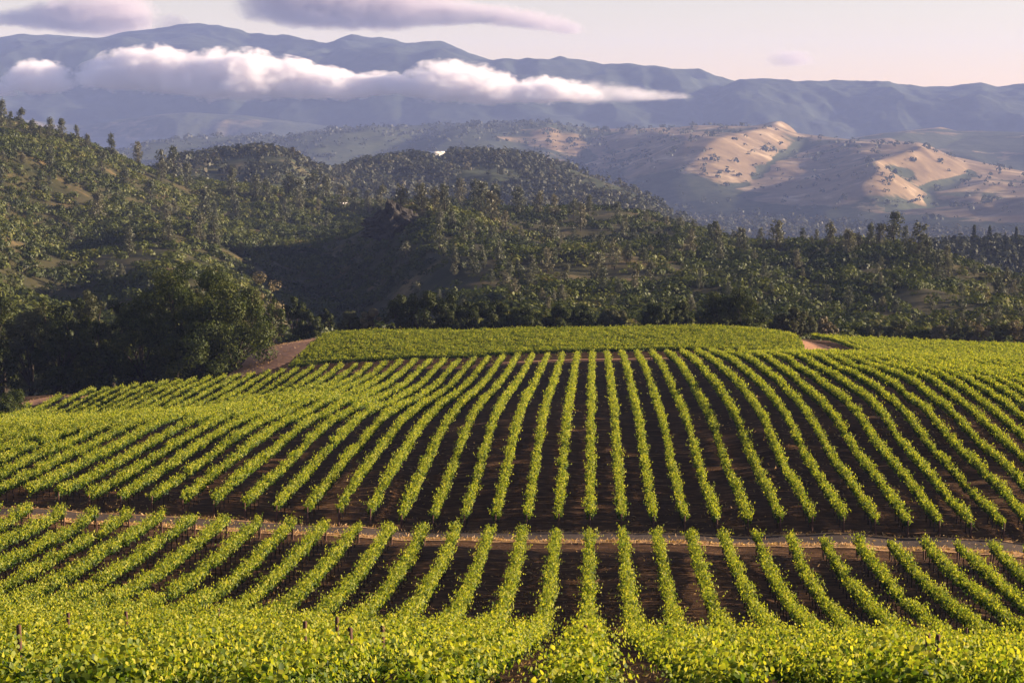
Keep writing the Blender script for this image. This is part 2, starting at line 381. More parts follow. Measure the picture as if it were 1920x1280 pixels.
M_PANE = rough_mat('dark_pane', [(0.2, (.02, .025, .03)), (0.8, (.04, .045, .05))], 1, 0.15)

def ground_mat():
    m, N, L = new_mat('earth')
    g = N.new('ShaderNodeTexCoord'); vec = g.outputs['Object']
    mp = N.new('ShaderNodeMapping'); mp.inputs['Scale'].default_value = (.45, 1.5, 1); L.new(vec, mp.inputs[0])
    soil = ramp(N, L, noise_node(N, L, 1.1, 8, 0.7, mp.outputs[0]), [(0.30, (.020, .0085, .003)), (0.48, (.056, .0255, .0095)), (0.58, (.095, .046, .019)), (0.68, (.26, .14, .065))])
    hillc = ramp(N, L, noise_node(N, L, 0.035, 8, 0.65, vec), [(0.38, (.024, .026, .010)), (0.56, (.055, .047, .021)), (0.70, (.17, .115, .05))])
    val = ramp(N, L, noise_node(N, L, 0.004, 6, 0.65, vec), [(0.35, (.028, .036, .022)), (0.65, (.075, .07, .045))])
    z = N.new('ShaderNodeAttribute'); z.attribute_name = 'zone'
    a = N.new('ShaderNodeMapRange'); a.inputs[1].default_value = 0; a.inputs[2].default_value = 1; L.new(z.outputs['Fac'], a.inputs[0])
    b = N.new('ShaderNodeMapRange'); b.inputs[1].default_value = 1; b.inputs[2].default_value = 2; L.new(z.outputs['Fac'], b.inputs[0])
    m1 = N.new('ShaderNodeMix'); m1.data_type = 'RGBA'; L.new(a.outputs[0], m1.inputs[0]); L.new(soil, m1.inputs[6]); L.new(hillc, m1.inputs[7])
    m2 = N.new('ShaderNodeMix'); m2.data_type = 'RGBA'; L.new(b.outputs[0], m2.inputs[0]); L.new(m1.outputs[2], m2.inputs[6]); L.new(val, m2.inputs[7])
    p = N.new('ShaderNodeBsdfPrincipled'); L.new(m2.outputs[2], p.inputs['Base Color']); p.inputs['Roughness'].default_value = 0.95; p.inputs['Specular IOR Level'].default_value = 0.1
    bp = N.new('ShaderNodeBump'); bp.inputs['Strength'].default_value = 1; bp.inputs['Distance'].default_value = 0.12
    L.new(noise_node(N, L, 2.5, 6, 0.7, vec), bp.inputs['Height']); L.new(bp.outputs[0], p.inputs['Normal'])
    o = N.new('ShaderNodeOutputMaterial'); L.new(p.outputs[0], o.inputs[0])
    return m

def hills_mat(name, grass, wood, scale, lo, hi):
    """open grass with woodland wherever the 'wood' attribute plus noise says so"""
    m, N, L = new_mat(name)
    g = N.new('ShaderNodeTexCoord'); vec = g.outputs['Object']
    gr = ramp(N, L, noise_node(N, L, scale * 3, 6, 0.6, vec), grass)
    wd = ramp(N, L, noise_node(N, L, scale * 12, 5, 0.7, vec), wood)
    at_ = N.new('ShaderNodeAttribute'); at_.attribute_name = 'wood'
    ad = N.new('ShaderNodeMath'); ad.operation = 'ADD'; L.new(at_.outputs['Fac'], ad.inputs[0]); L.new(noise_node(N, L, scale, 8, 0.62, vec), ad.inputs[1])
    mr = N.new('ShaderNodeMapRange'); mr.inputs[1].default_value = lo; mr.inputs[2].default_value = hi; L.new(ad.outputs[0], mr.inputs[0])
    mx = N.new('ShaderNodeMix'); mx.data_type = 'RGBA'; L.new(mr.outputs[0], mx.inputs[0]); L.new(gr, mx.inputs[6]); L.new(wd, mx.inputs[7])
    p = N.new('ShaderNodeBsdfPrincipled'); L.new(mx.outputs[2], p.inputs['Base Color']); p.inputs['Roughness'].default_value = 0.95; p.inputs['Specular IOR Level'].default_value = 0.05
    o = N.new('ShaderNodeOutputMaterial'); L.new(p.outputs[0], o.inputs[0])
    return m

# ------------------------------------------------------------------ setting: ground sheet, lanes
def grid_faces(nr, nc):
    i = np.arange(nr - 1)[:, None] * nc + np.arange(nc - 1)[None]
    return np.stack([i, i + 1, i + nc + 1, i + nc], -1).reshape(-1, 4)

edge_ = 402 + 50 * sstep(.085, .13, GT) - 70 * sstep(-.15, -.2, GT) + 8 * fbm(GT * 60, GD * 0, 4)
zone = sstep(-6, 14, GD - edge_) + sstep(1700, 2600, GD)
V = np.stack([GT * GD, GD, gz], -1).reshape(-1, 3)
me = mesh_np('ground', V, [grid_faces(len(LD), len(TX))], ground_mat(), smooth=True, extra={'zone': ('POINT', zone.ravel())})
setting('ground', me)

def strip(name, xs, yc, w0, w1, mat, lift, nx=None, ny=8):
    """sheet laid on the ground between offsets w0 and w1 (along y) from the line (xs, yc)"""
    ws = np.linspace(0, 1, ny)[:, None]
    X = np.repeat(xs[None], ny, 0); Y = yc[None] + w0[None] * (1 - ws) + w1[None] * ws
    return setting(name, mesh_np(name, np.stack([X, Y, ground(X, Y) + lift], -1).reshape(-1, 3), [grid_faces(ny, len(xs))], mat, smooth=True))

xs = np.linspace(-66, 62, 340)
wob = lambda s, a: a * fbm(xs / 3.0, xs * 0 + s, 31, 3)
yr = 146.9 + 0.4 * np.sin(xs / 23)
strip('road', xs, yr, -1.55 + wob(1, .4), 1.6 + wob(2, .4), M_ROAD, 0.035, ny=10)
strip('verge', xs, yr, -2.9 + wob(3, .6), -1.5 + wob(4, .3), M_VERGE, 0.055, ny=8)
strip('verge', xs, yr, 1.55 + wob(5, .2), 2.0 + wob(6, .4), M_VERGE, 0.05, ny=5)
xs = np.linspace(-15, 12, 160)
strip('headland', xs, xs * 0 + 324.6, -1.3 + wob(7, .5), .3 + wob(8, .4), M_TRACK, 0.06, ny=8)

def ribbon(name, line, width, mat, lift, n=160, m=10):
    line = np.array(line, float); t = np.linspace(0, 1, len(line)); tt = np.linspace(0, 1, n)
    x = np.interp(tt, t, line[:, 0]); y = np.interp(tt, t, line[:, 1]); w = np.interp(tt, t, np.broadcast_to(width, len(line)))
    kern = np.hanning(25); kern /= kern.sum()
    for _ in range(2):
        x = np.convolve(np.pad(x, 12, 'edge'), kern, 'valid'); y = np.convolve(np.pad(y, 12, 'edge'), kern, 'valid')
    dx = np.gradient(x); dy = np.gradient(y); l = np.hypot(dx, dy); nx, ny = -dy / l, dx / l
    s = np.linspace(-.5, .5, m)[:, None]; wj = w * (1 + .35 * fbm(tt * 30, tt * 0, 8, 3))
    X = x[None] + nx[None] * s * wj[None]; Y = y[None] + ny[None] * s * wj[None]
    return setting(name, mesh_np(name, np.stack([X, Y, ground(X, Y) + lift], -1).reshape(-1, 3), [grid_faces(m, n)], mat, smooth=True))

def xy(u, D): return (float(pix(u, 700.)[0]) * D, D)
ribbon('dirt_track', [xy(-40, 300), xy(60, 311), xy(180, 326), xy(300, 329), xy(400, 331), xy(470, 336), xy(505, 352), xy(530, 380), xy(565, 402), xy(640, 410)], [5, 5, 4, 4, 5, 9, 11, 10, 8, 6], M_TRACK, 0.07)
ribbon('bare_patch', [(41.2, 418), (40.6, 390), (40.3, 365), (40.6, 345), (42.5, 334), (48, 329)], [6, 8, 9, 10, 11, 7], M_TRACK, 0.07, 80, 12)

# ------------------------------------------------------------------ far relief
def hill_layer(name, crest, lf, lb, zf, mat, nc=260, nr=90, amp=0, wl=400, seed=1, wood=None, conv=1.0, rough=0.0, zb=None, sp=(1, 1), saw=None):
    """a range of hills under a crest line (u, v, distance); lf / lb = depth of the near / far flank, zf = level at its foot"""
    c = np.array(crest, float); tx, tz = pix(c[:, 0], c[:, 1])
    T = np.linspace(tx[0], tx[-1], nc)
    Dc = np.interp(T, tx, c[:, 2]); Zc = np.interp(T, tx, tz * c[:, 2])
    k = np.hanning(7); k /= k.sum(); sm = lambda a: np.convolve(np.pad(a, 3, 'edge'), k, 'valid')
    Dc = sm(Dc); Zc = sm(Zc) + CZ
    s = np.concatenate([np.linspace(0, 1, nr), np.linspace(1, 2, nr // 3)[1:]])[:, None]
    front = s <= 1
    D = np.where(front, Dc - lf * (1 - s), Dc + lb * (s - 1)); f = np.where(front, s, 2 - s)
    sh = np.sin(np.clip(f, 0, 1) * PI / 2) ** conv
    X = T[None] * D
    Z = np.where(front, zf, zb if zb is not None else zf) * (1 - sh) + Zc[None] * sh
    env = np.sin(np.clip(f, 0, 1) * PI) ** 0.8 * (front * 1.0) + 0.0
    wx = X / wl * sp[0] + 0.6 * fbm(X / wl, D / wl, seed + 50, 2); wy = D / wl * sp[1] + 0.6 * fbm(X / wl + 9, D / wl, seed + 51, 2)
    Z = Z + amp * env * (ridged(wx, wy, seed, 4) - 0.55) + rough * (0.55 + env) * fbm(X / (wl * .12), D / (wl * .12), seed + 3, 4)
    if saw:
        lam, am, sk = saw
        ph = (X + D * sk) / lam + 1.1 * fbm(X / (lam * 1.6), D / (lam * 2.2), seed + 70, 3); fr = ph - np.floor(ph)
        Z = Z + am * (.3 + .7 * sstep(-.02, .12, X / D)) * (.45 + .55 * vnoise(ph * .6, D / 900, seed)) * sstep(0, .45, f) * sstep(.99, .74, f) * (np.where(fr < .76, fr / .76, (1 - fr) / .24) - .5)
        for _ in range(1):
            Zp = np.pad(Z, 1, 'edge'); Z = np.where((s > .02) & (s < .98), (Zp[:-2, 1:-1] + Zp[2:, 1:-1] + Zp[1:-1, :-2] + Zp[1:-1, 2:] + 2 * Z) / 6, Z)
    V = np.stack([X, D, Z], -1)
    wv = wood(X, D, Z, s + 0 * X) if wood else np.zeros_like(X)
    if saw:                                        # trees gather in the creases
        B = Z.copy()
        for _ in range(14):
            Bp = np.pad(B, 1, 'edge'); B = (Bp[:-2, 1:-1] + Bp[2:, 1:-1] + Bp[1:-1, :-2] + Bp[1:-1, 2:]) / 4
        wv = wv + .34 * np.clip((B - Z) / 3.0 - .25, 0, 1) - .12 * np.clip((Z - B) / 3.0, 0, 1)
    me = mesh_np(name, V.reshape(-1, 3), [grid_faces(len(s), nc)], mat, smooth=True, extra={'wood': ('POINT', wv.ravel())})
    setting(name, me)
    return V, wv, nr

DARKWOOD = [(0.3, (.022, .030, .016)), (0.7, (.055, .06, .034))]
GOLD = [(0.32, (0.1076, 0.0740, 0.0458)), (0.55, (0.2017, 0.1412, 0.0807)), (0.68, (0.3765, 0.2824, 0.1815))]
M_KNOLL = hills_mat('knoll_earth', [(0.3, (.13, .10, .05)), (0.7, (.24, .18, .095))], DARKWOOD, .01, .45, .6)
M_GOLD = hills_mat('golden_grass', GOLD, DARKWOOD, .0035, .50, .57)
M_MOUNT = hills_mat('mountain_forest', [(0.3, (.10, .085, .055)), (0.7, (.17, .14, .09))], [(0.3, (.018, .026, .020)), (0.7, (.045, .055, .038))], .0012, .30, .42)

hill_layer('hills', [(-300, 232, 9250), (-100, 222, 9250), (60, 226, 9250), (150, 236, 9250), (250, 222, 9250), (350, 211, 9250), (450, 216, 9250), (520, 224, 9250), (600, 238, 9250), (700, 246, 9250), (900, 256, 9250)],
    560, 500, ZF - 6, hills_mat('foothill', [(0.3, (.13, .105, .06)), (0.7, (.22, .17, .10))], DARKWOOD, .004, .40, .52), nc=260, amp=70, wl=420, seed=77, wood=lambda X, D, Z, s: .05 + 0 * X)
KN, _, knr = hill_layer('hills', [(250, 345, 1900), (330, 308, 1950), (390, 298, 2000), (440, 291, 2000), (500, 290, 2000), (545, 296, 2020), (585, 318, 2080), (625, 328, 2200), (680, 314, 2350), (740, 304, 2450),
    (800, 295, 2500), (860, 293, 2500), (930, 292, 2500), (1000, 304, 2480), (1060, 315, 2460), (1120, 336, 2430), (1180, 358, 2400), (1240, 388, 2380), (1290, 418, 2360), (1360, 455, 2340)],
    700, 420, CZ - 150, M_KNOLL, amp=46, wl=330, seed=4, wood=lambda X, D, Z, s: 0.25 + 0.5 * fbm(X / 160, D / 160, 8), zb=ZF, nr=80)
RH, _, rnr = hill_layer('hills', [(1640, 500, 1240), (1700, 478, 1250), (1760, 463, 1270), (1840, 459, 1290), (1920, 458, 1300), (2100, 452, 1320), (2300, 448, 1330)],
    330, 260, CZ - 135, M_KNOLL, nc=120, amp=14, wl=160, seed=14, wood=lambda X, D, Z, s: 0.6 + 0 * X, nr=50, zb=CZ - 190)
GH, gwood, gnr = hill_layer('hills', [(150, 300, 5900), (240, 283, 5900), (300, 268, 6000), (360, 261, 6000), (460, 254, 6100), (540, 257, 6200), (640, 245, 6300), (760, 236, 6300), (840, 232, 6300), (900, 230, 6300),
    (960, 235, 6250), (1050, 240, 6200), (1150, 242, 6100), (1250, 241, 6000), (1330, 238, 5950), (1400, 241, 5900), (1450, 241, 5850), (1500, 251, 5800), (1560, 258, 5700), (1620, 264, 5600), (1700, 280, 5500), (1800, 296, 5400), (1900, 318, 5300), (2050, 345, 5200), (2300, 380, 5100)],
    1750, 700, ZF - 4, M_GOLD, nc=420, nr=150, amp=75, wl=800, seed=23, zb=CZ - 150, sp=(1.5, .75), saw=(560, 96, -.30),
    wood=lambda X, D, Z, s: 0.42 * sstep(0.02, -0.13, X / D) + 0.10 * sstep(.02, -.03, X / D) + 0.30 * sstep(.34, .12, s) * sstep(.15, .0, X / D) + 0.25 * fbm(X / 420, D / 420, 12) - 0.05 + .45 * sstep(.16, .06, s))
GB, _, _ = hill_layer('hills', [(1560, 266, 6600), (1650, 251, 6700), (1760, 246, 6750), (1850, 246, 6800), (1920, 248, 6800), (2050, 240, 6800), (2300, 246, 6800)],
    1000, 500, ZF - 4, M_GOLD, nc=200, amp=50, wl=600, seed=37, zb=CZ - 150, saw=(640, 60, -.4), wood=lambda X, D, Z, s: 0.1 + 0.2 * fbm(X / 300, D / 300, 12))
hill_layer('mountains', [(-900, 120, 11600), (-500, 95, 11600), (-250, 105, 11600), (-60, 90, 11600), (0, 88, 11600), (40, 83, 11600), (100, 78, 11600), (190, 78, 11600), (240, 68, 11600), (300, 65, 11600), (360, 66, 11600), (430, 77, 11500), (470, 90, 11500),
    (520, 92, 11400), (560, 92, 11400), (615, 95, 11400), (640, 84, 11400), (665, 80, 11400), (740, 87, 11300), (760, 94, 11300), (830, 104, 11200), (920, 130, 11100), (975, 139, 11000), (1000, 135, 11000), (1060, 134, 11000),
    (1130, 140, 11000), (1180, 138, 11000), (1220, 147, 11000), (1280, 157, 10900), (1330, 160, 10900), (1380, 174, 10800), (1500, 205, 10800), (1700, 240, 10800)],
    2500, 1300, ZF - 6, M_MOUNT, nc=600, nr=150, amp=330, wl=1500, seed=41, rough=34, conv=.9, wood=lambda X, D, Z, s: .15 + .25 * sstep(.3, .7, s) + 0.25 * fbm(X / 700, D / 700, 2))
hill_layer('mountains', [(1180, 260, 10300), (1260, 215, 10300), (1330, 181, 10300), (1365, 168, 10300), (1400, 160, 10300), (1440, 157, 10300), (1500, 160, 10300), (1560, 162, 10300), (1610, 158, 10300), (1670, 159, 10300), (1700, 165, 10300),
    (1780, 163, 10300), (1815, 158, 10300), (1840, 155, 10300), (1870, 163, 10300), (1920, 158, 10300), (2000, 150, 10300), (2150, 160, 10300), (2400, 170, 10300)],
    1500, 900, ZF - 6, M_MOUNT, nc=420, nr=110, amp=200, wl=1100, seed=61, rough=30, wood=lambda X, D, Z, s: .3 + 0.2 * fbm(X / 700, D / 700, 2))

# ------------------------------------------------------------------ vines
M_TRUNK = M_BARK
Vt, Qt = tube([(0, 0, -.1), (.02, .01, .25), (-.03, .02, .55), (.02, -.01, .82), (0, .01, 1.0)], [.055, .042, .04, .038, .05], 6)
bg = Bag(); bg.add(Vt, Qt)
for sg in (-1, 1):
    bg.add(*tube([(0, 0, .93), (.02, .3 * sg, .99), (-.02, .85 * sg, 1.0)], [.035, .028, .018], 5))
ME_TRUNK = bg.mesh('trunk', M_BARK)
def post_mesh(h, r, name):
    n = 9; rr = np.array([r, r, r * .98, r * .9, 0.0]); zz = np.array([-.2, h * .5, h - .03, h, h + .005])
    V = []; Q = []
    for i in range(5):
        for s in range(n):
            an = 2 * PI * s / n; V.append((rr[i] * math.cos(an), rr[i] * math.sin(an), zz[i]))
    for i in range(4):
        for s in range(n): Q.append((i * n + s, i * n + (s + 1) % n, (i + 1) * n + (s + 1) % n, (i + 1) * n + s))
    return mesh_np(name, V, [np.array(Q)], M_POST)
ME_POST = post_mesh(2.2, .055, 'post'); ME_END = post_mesh(1.35, .065, 'end_post')

WIDE_D = [40, 62, 80, 100, 125, 150]; WIDE_W = [1.75, 1.7, 1.55, 1.28, 1.12, 1.08]
def canopy(axis0, axis1, base, dens, nleaf, size, shape, seed, wide=1.0):
    """leaves of one trellised row from axis0 to axis1 (plan), relative to base"""
    r = np.random.default_rng(seed)
    a0 = np.array(axis0, float); a1 = np.array(axis1, float); Ln = np.linalg.norm(a1 - a0); ax = (a1 - a0) / Ln; lt = np.array([ax[1], -ax[0]])
    n = int(Ln * dens); s = r.random(n) * Ln
    vig = 0.62 + 0.75 * vnoise(s / 1.5, s * 0 + seed * 1.37, 77) + 0.22 * (vnoise(s / 9, s * 0 + seed * 3.1, 78) - .5)   # vigour of each vine
    keep = (r.random(n) < np.clip(vig, 0.15, 1)) & (_hash(np.floor(s / 1.83).astype(np.int64), np.full(n, seed, np.int64), 5) > .022); s = s[keep]; vig = vig[keep]; n = len(s)
    if wide is None: wide = np.interp(a0[1] + ax[1] * s, WIDE_D, WIDE_W)
    wide = np.broadcast_to(np.asarray(wide, float), (n,))
    lean = np.clip(r.normal(0, .225, n), -.6, .6) * wide; al = r.normal(0, .28, n); ln = np.clip(r.normal(.66, .15, n), .35, 1.25) * np.clip(vig, .7, 1.15) * (1 + .4 * (wide - 1))
    t = (np.arange(nleaf) + .5)[None] / nleaf + r.normal(0, .05, (n, nleaf)); t = np.clip(t, 0.05, 1.04)
    lat = r.normal(0, .075, n)[:, None] + lean[:, None] * ln[:, None] * (t + .45 * t * t) + r.normal(0, .068, (n, nleaf)) * wide[:, None]
    alo = s[:, None] + al[:, None] * ln[:, None] * t + r.normal(0, .09, (n, nleaf))
    h = 1.02 + ln[:, None] * t * (1 - .25 * np.abs(lean[:, None])) - .22 * np.abs(lean[:, None]) * t * t + r.normal(0, .07, (n, nleaf)) - (r.random((n, nleaf)) < .05) * .2
    lat = lat.ravel(); alo = np.clip(alo.ravel(), -.4, Ln + .4); h = h.ravel(); t = t.ravel()
    X = a0[0] + ax[0] * alo + lt[0] * lat; Y = a0[1] + ax[1] * alo + lt[1] * lat
    P = np.stack([X, Y, ground(X, Y) + h], -1) - np.array(base)
    Nn = np.stack([lt[0] * lat * 1.6, lt[1] * lat * 1.6, .45 + 0 * lat], -1) + r.normal(0, .48 if shape == 'kite' else .68, (len(lat), 3))
    sz = size * (1.1 - .5 * t) * r.uniform(.75, 1.25, len(t))
    tint = np.clip(.06 + .66 * t + r.normal(0, .17, len(t)) + .22 * np.repeat(r.normal(0, .5, n), nleaf), 0, 1)  # young tips yellower; lower leaves darkened further to paint in canopy shade
    if shape == 'lobed':
        V, Q = lobed(P, Nn, sz); tint = np.concatenate([tint, tint])
    else:
        up_ = np.stack([lt[0] * lat * .8, lt[1] * lat * .8, 1.0 + 0 * lat], -1) + r.normal(0, .40, (len(lat), 3))
        V, Q = kites(P, Nn * [1, 1, .6], sz * 1.3, .31, up_)
    return V, Q, tint

POSTS = [(40, 1208), (123, 1145), (240, 1150), (410, 1138), (657, 1218), (717, 1179), (565, 1245), (1111, 1176), (1742, 1204), (1770, 1240), (1809, 1206), (632, 1166)]
post_at = {}
for (pu, pv) in POSTS:
    best = None
    for k in range(-16, 14):
        X = S * k + X0
        D = np.linspace(40, 104, 500); u_, v_ = proj(X + 0 * D, D, ground(X + 0 * D, D) + 2.18)
        e = (u_ - pu) ** 2 + (v_ - pv) ** 2; j = int(np.argmin(e))
        if best is None or e[j] < best[0]: best = (e[j], k, float(D[j]))
    post_at.setdefault(best[1], []).append(best[2])

def row_root(label, group, x, y):
    return thing('vine_row', label, 'vine row', (x, y, float(ground(x, y))), 0, group)

def put(me, name, root, x, y, rz=0.0, sc=1.0):
    o = link(name, me, root); o.location = (x - root.location.x, y - root.location.y, float(ground(x, y)) - root.location.z)
    o.rotation_euler = (random.uniform(-.04, .04), random.uniform(-.04, .04), rz); o.scale = (sc, sc, sc * random.uniform(.95, 1.05))
    return o

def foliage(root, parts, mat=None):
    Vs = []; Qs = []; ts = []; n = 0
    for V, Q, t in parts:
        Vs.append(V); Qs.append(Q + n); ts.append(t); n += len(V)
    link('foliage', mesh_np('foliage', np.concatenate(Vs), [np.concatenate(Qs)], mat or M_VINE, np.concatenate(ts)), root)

# block on the near side of the road
for k in range(-21, 19):
    X = S * k + X0; y0 = max(28.0, abs(X) / (.36 if k < 0 else .30) - 2); y1 = 141.6
    if y1 - y0 < 3: continue
    lab = ('straight upright vine row on the near side of the road, opposite the camera' if k == 0 else
           f'{nth(abs(k))} vine row {"left" if k < 0 else "right"} of the straight upright row, on the near side of the road')
    root = row_root(lab, 'vine rows on the near side of the road', X, y1)
    b = tuple(root.location); parts = []
    for a, c, dens, nl, sz, sh, wd in ((y0, 60, 16, 18, .122, 'lobed', 2.2), (60, 78, 17, 16, .125, 'lobed', 2.0), (78, 96, 24, 14, .14, 'lobed', 1.4), (96, y1, 26, 12, .17, 'kite', 1.1)):
        if c <= y0 + .5: continue
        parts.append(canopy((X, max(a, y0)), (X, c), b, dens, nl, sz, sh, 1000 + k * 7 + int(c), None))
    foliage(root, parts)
    n = 0
    y = y1 - .5
    while y > max(y0, 114):
        put(ME_TRUNK, 'trunk', root, X, y, random.choice((0, PI)), random.uniform(.92, 1.06)); y -= 1.83
    put(ME_END, 'end_post', root, X, y1 + .1)
    for D in post_at.get(k, []): put(ME_POST, 'post', root, X, D)

# block beyond the road
for k in range(-44, 40):
    X = S * k + X0; y0 = max(149.3, abs(X) / (.36 if k < 0 else .30) - 3); y1 = 321.0
    if k < -34: y1 = 318 - (-34 - k) * 9.0
    if k > 16: y1 = 321 + min(6, (k - 16) * .8)
    if y1 - y0 < 12: continue
    lab = ('straight upright vine row in the block beyond the road' if k == 0 else
           f'{nth(abs(k))} vine row {"left" if k < 0 else "right"} of the straight upright row, in the block beyond the road')
    root = row_root(lab, 'vine rows in the block beyond the road', X, y0)
    b = tuple(root.location); parts = []
    for a, c, dens, nl, sz in ((y0, 215, 26, 12, .19), (215, y1, 22, 9, .245)):
        a = max(a, y0); c = min(c, y1)
        if c - a < .5: continue
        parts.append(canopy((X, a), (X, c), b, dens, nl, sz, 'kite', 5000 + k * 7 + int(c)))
    foliage(root, parts)
    if y0 < 150:
        for j in range(4): put(ME_TRUNK, 'trunk', root, X, y0 + .5 + 1.83 * j, random.choice((0, PI)), random.uniform(.92, 1.06))
        put(ME_END, 'end_post', root, X, y0 - .1)

# block planted across the slope at the back, and the one on the far right
lx = lambda u, D: float(pix(u, 640.)[0]) * D
for j in range(27):
    y = 329.0 + 2.3 * j; f = j / 26
    xl = lx(540 + 72 * f ** .8, y); xr = lx(1508 - 25 * f ** 2, y)
    root = row_root(f'{nth(j + 1)} vine row from the front of the flat back block planted across the slope', 'vine rows planted across the slope', xl, y)
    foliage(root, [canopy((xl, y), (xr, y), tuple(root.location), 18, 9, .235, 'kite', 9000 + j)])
for j in range(29):
    x = 46.9 + 2.4 * j
    y0 = 334.5; y1 = 426
    root = row_root(f'{nth(j + 1)} vine row from the left in the far right block behind the bare patch', 'vine rows in the far right block', x, y0)
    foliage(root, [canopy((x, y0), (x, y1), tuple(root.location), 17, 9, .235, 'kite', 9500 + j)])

# straw along the road
n = 5200; X = rng.uniform(-60, 48, n); Y = 146.9 + 0.4 * np.sin(X / 23) + np.where(rng.random(n) < .75, rng.normal(-2.2, .35, n), rng.normal(1.9, .25, n))
P = np.stack([X, Y, ground(X, Y) + rng.uniform(.03, .2, n)], -1); Nn = rng.normal(size=(n, 3)) * [1, 1, .25]
V, Q = kites(P, Nn, rng.uniform(.18, .42, n), .12)
wx = rng.uniform(-60, 48, 220); wy = 146.9 + 0.4 * np.sin(wx / 23) + rng.normal(0, .16, 220)
wx2 = []; wy2 = []
for tt_ in rng.random(1500):
    a_ = np.array([xy(60, 311), xy(180, 326), xy(300, 329), xy(400, 331), xy(470, 336), xy(505, 352), xy(530, 380), xy(565, 402)]); q_ = tt_ * 6.99; i_ = int(q_); p_ = a_[i_] * (1 - q_ + i_) + a_[i_ + 1] * (q_ - i_)
    wx2.append(p_[0] + rng.normal(0, 2.6)); wy2.append(p_[1] + rng.normal(0, 2.6))
wx = np.concatenate([wx, wx2]); wy = np.concatenate([wy, wy2]); V3, Q3 = kites(np.stack([wx, wy, ground(wx, wy) + rng.uniform(.05, .2, len(wx))], -1), rng.normal(size=(len(wx), 3)) * [1, 1, .3], rng.uniform(.15, .4, len(wx)), .14)
V = np.concatenate([V, V3]); Q = np.concatenate([Q, Q3 + 4 * n]); n += len(wx)
n2 = 34000; D2 = np.exp(rng.uniform(math.log(30), math.log(320), n2)); X2 = rng.uniform(-.31, .24, n2) * D2; k_ = (np.abs(D2 - 146) > 5) & (fbm(X2 / 9, D2 / 14, 55, 3) > .0); X2 = X2[k_]; D2 = D2[k_]
V2, Q2 = kites(np.stack([X2, D2, ground(X2, D2) + rng.uniform(.01, .09, len(X2))], -1), rng.normal(size=(len(X2), 3)) * [.6, .6, 1], rng.uniform(.12, .36, len(X2)) * np.clip(D2 / 110, .5, 1.6), .14)
V = np.concatenate([V, V2]); Q = np.concatenate([Q, Q2 + 4 * n]); n = n + len(X2)
stuff('dry_grass', mesh_np('dry_grass', V, [Q], M_STRAW, rng.random(n)), 'straw coloured dry grass along both edges of the road', 'grass')

# ------------------------------------------------------------------ trees
def broadleaf_meshes(h, w, seed, leaf=.37, nblob=46, per=230, mat=None, trunk_frac=.03, flat=1.0, sparse=1.0):
    r = np.random.default_rng(seed); bg = Bag()
    th = h * trunk_frac
    bg.add(*tube([(0, 0, -.6), (.02 * w, 0, th * .5), (.0, .02 * w, th)], [.045 * h, .034 * h, .03 * h], 9))
    cz = th + (h - th) * .46; rz = (h - th) * .56; rx = w * .5
    cen = []
    while len(cen) < nblob:
        p = r.uniform(-1, 1, 3); q = np.linalg.norm(p)
        if q > 1 or q < .30: continue
        if p[2] < -.9: continue
        rad = 1 - .22 * max(0, p[2])
        cen.append((p[0] * rx * rad, p[1] * rx * rad, cz + p[2] * rz * flat))
    cen = np.array(cen)
    br = np.clip(r.normal(.17, .045, nblob), .09, .28) * w * .8
    for i in r.choice(nblob, min(nblob, 12), replace=False):
        c = cen[i]; mid = np.array([c[0] * .35, c[1] * .35, th + (c[2] - th) * .5])
        bg.add(*tube([(0, 0, th * .85), mid, c], [.02 * h, .012 * h, .004 * h], 6))
    P = []; Nn = []; T = []
    for i in range(nblob):
        m = max(12, int(per * sparse * (br[i] / (.17 * w * .8)) ** 2))
        d = r.normal(size=(m, 3)); d /= np.linalg.norm(d, axis=1, keepdims=True)
        rad = br[i] * r.uniform(.62, 1.06, (m, 1)); pp = cen[i] + d * rad * [1, 1, .85]
        P.append(pp); Nn.append(d + r.normal(0, .33, (m, 3)) + [0, 0, .2]); T.append(np.clip(r.normal(.5, .14) + r.normal(0, .17, m), 0, 1))
    P = np.concatenate(P); Nn = np.concatenate(Nn); T = np.concatenate(T)
    P[:, 2] = np.maximum(P[:, 2], .15 * r.random(len(P)) + .05)
    V, Q = kites(P, Nn, leaf * r.uniform(.7, 1.35, len(P)), .40)
    return bg.mesh('trunk', M_BARK, True), mesh_np('crown', V, [Q], mat or M_OAK, T)

def tree(label, group, u, vb, D, hpx, wpx, seed, mat=None, zoff=0.0, name='oak_tree', cat='tree', **kw):
    X = float(pix(u, vb)[0]) * D; z = float(ground(X, D)) + zoff
    ztop = CZ + float(pix(u, vb - hpx)[1]) * D
    h = max(2.0, ztop - z); w = wpx / F * D
    tr, cr = broadleaf_meshes(h, w, seed, mat=mat, **kw)
    root = thing(name, label, cat, (X, D, z), random.uniform(0, 6), group)
    link('trunk', tr, root); link('crown', cr, root)
    return root

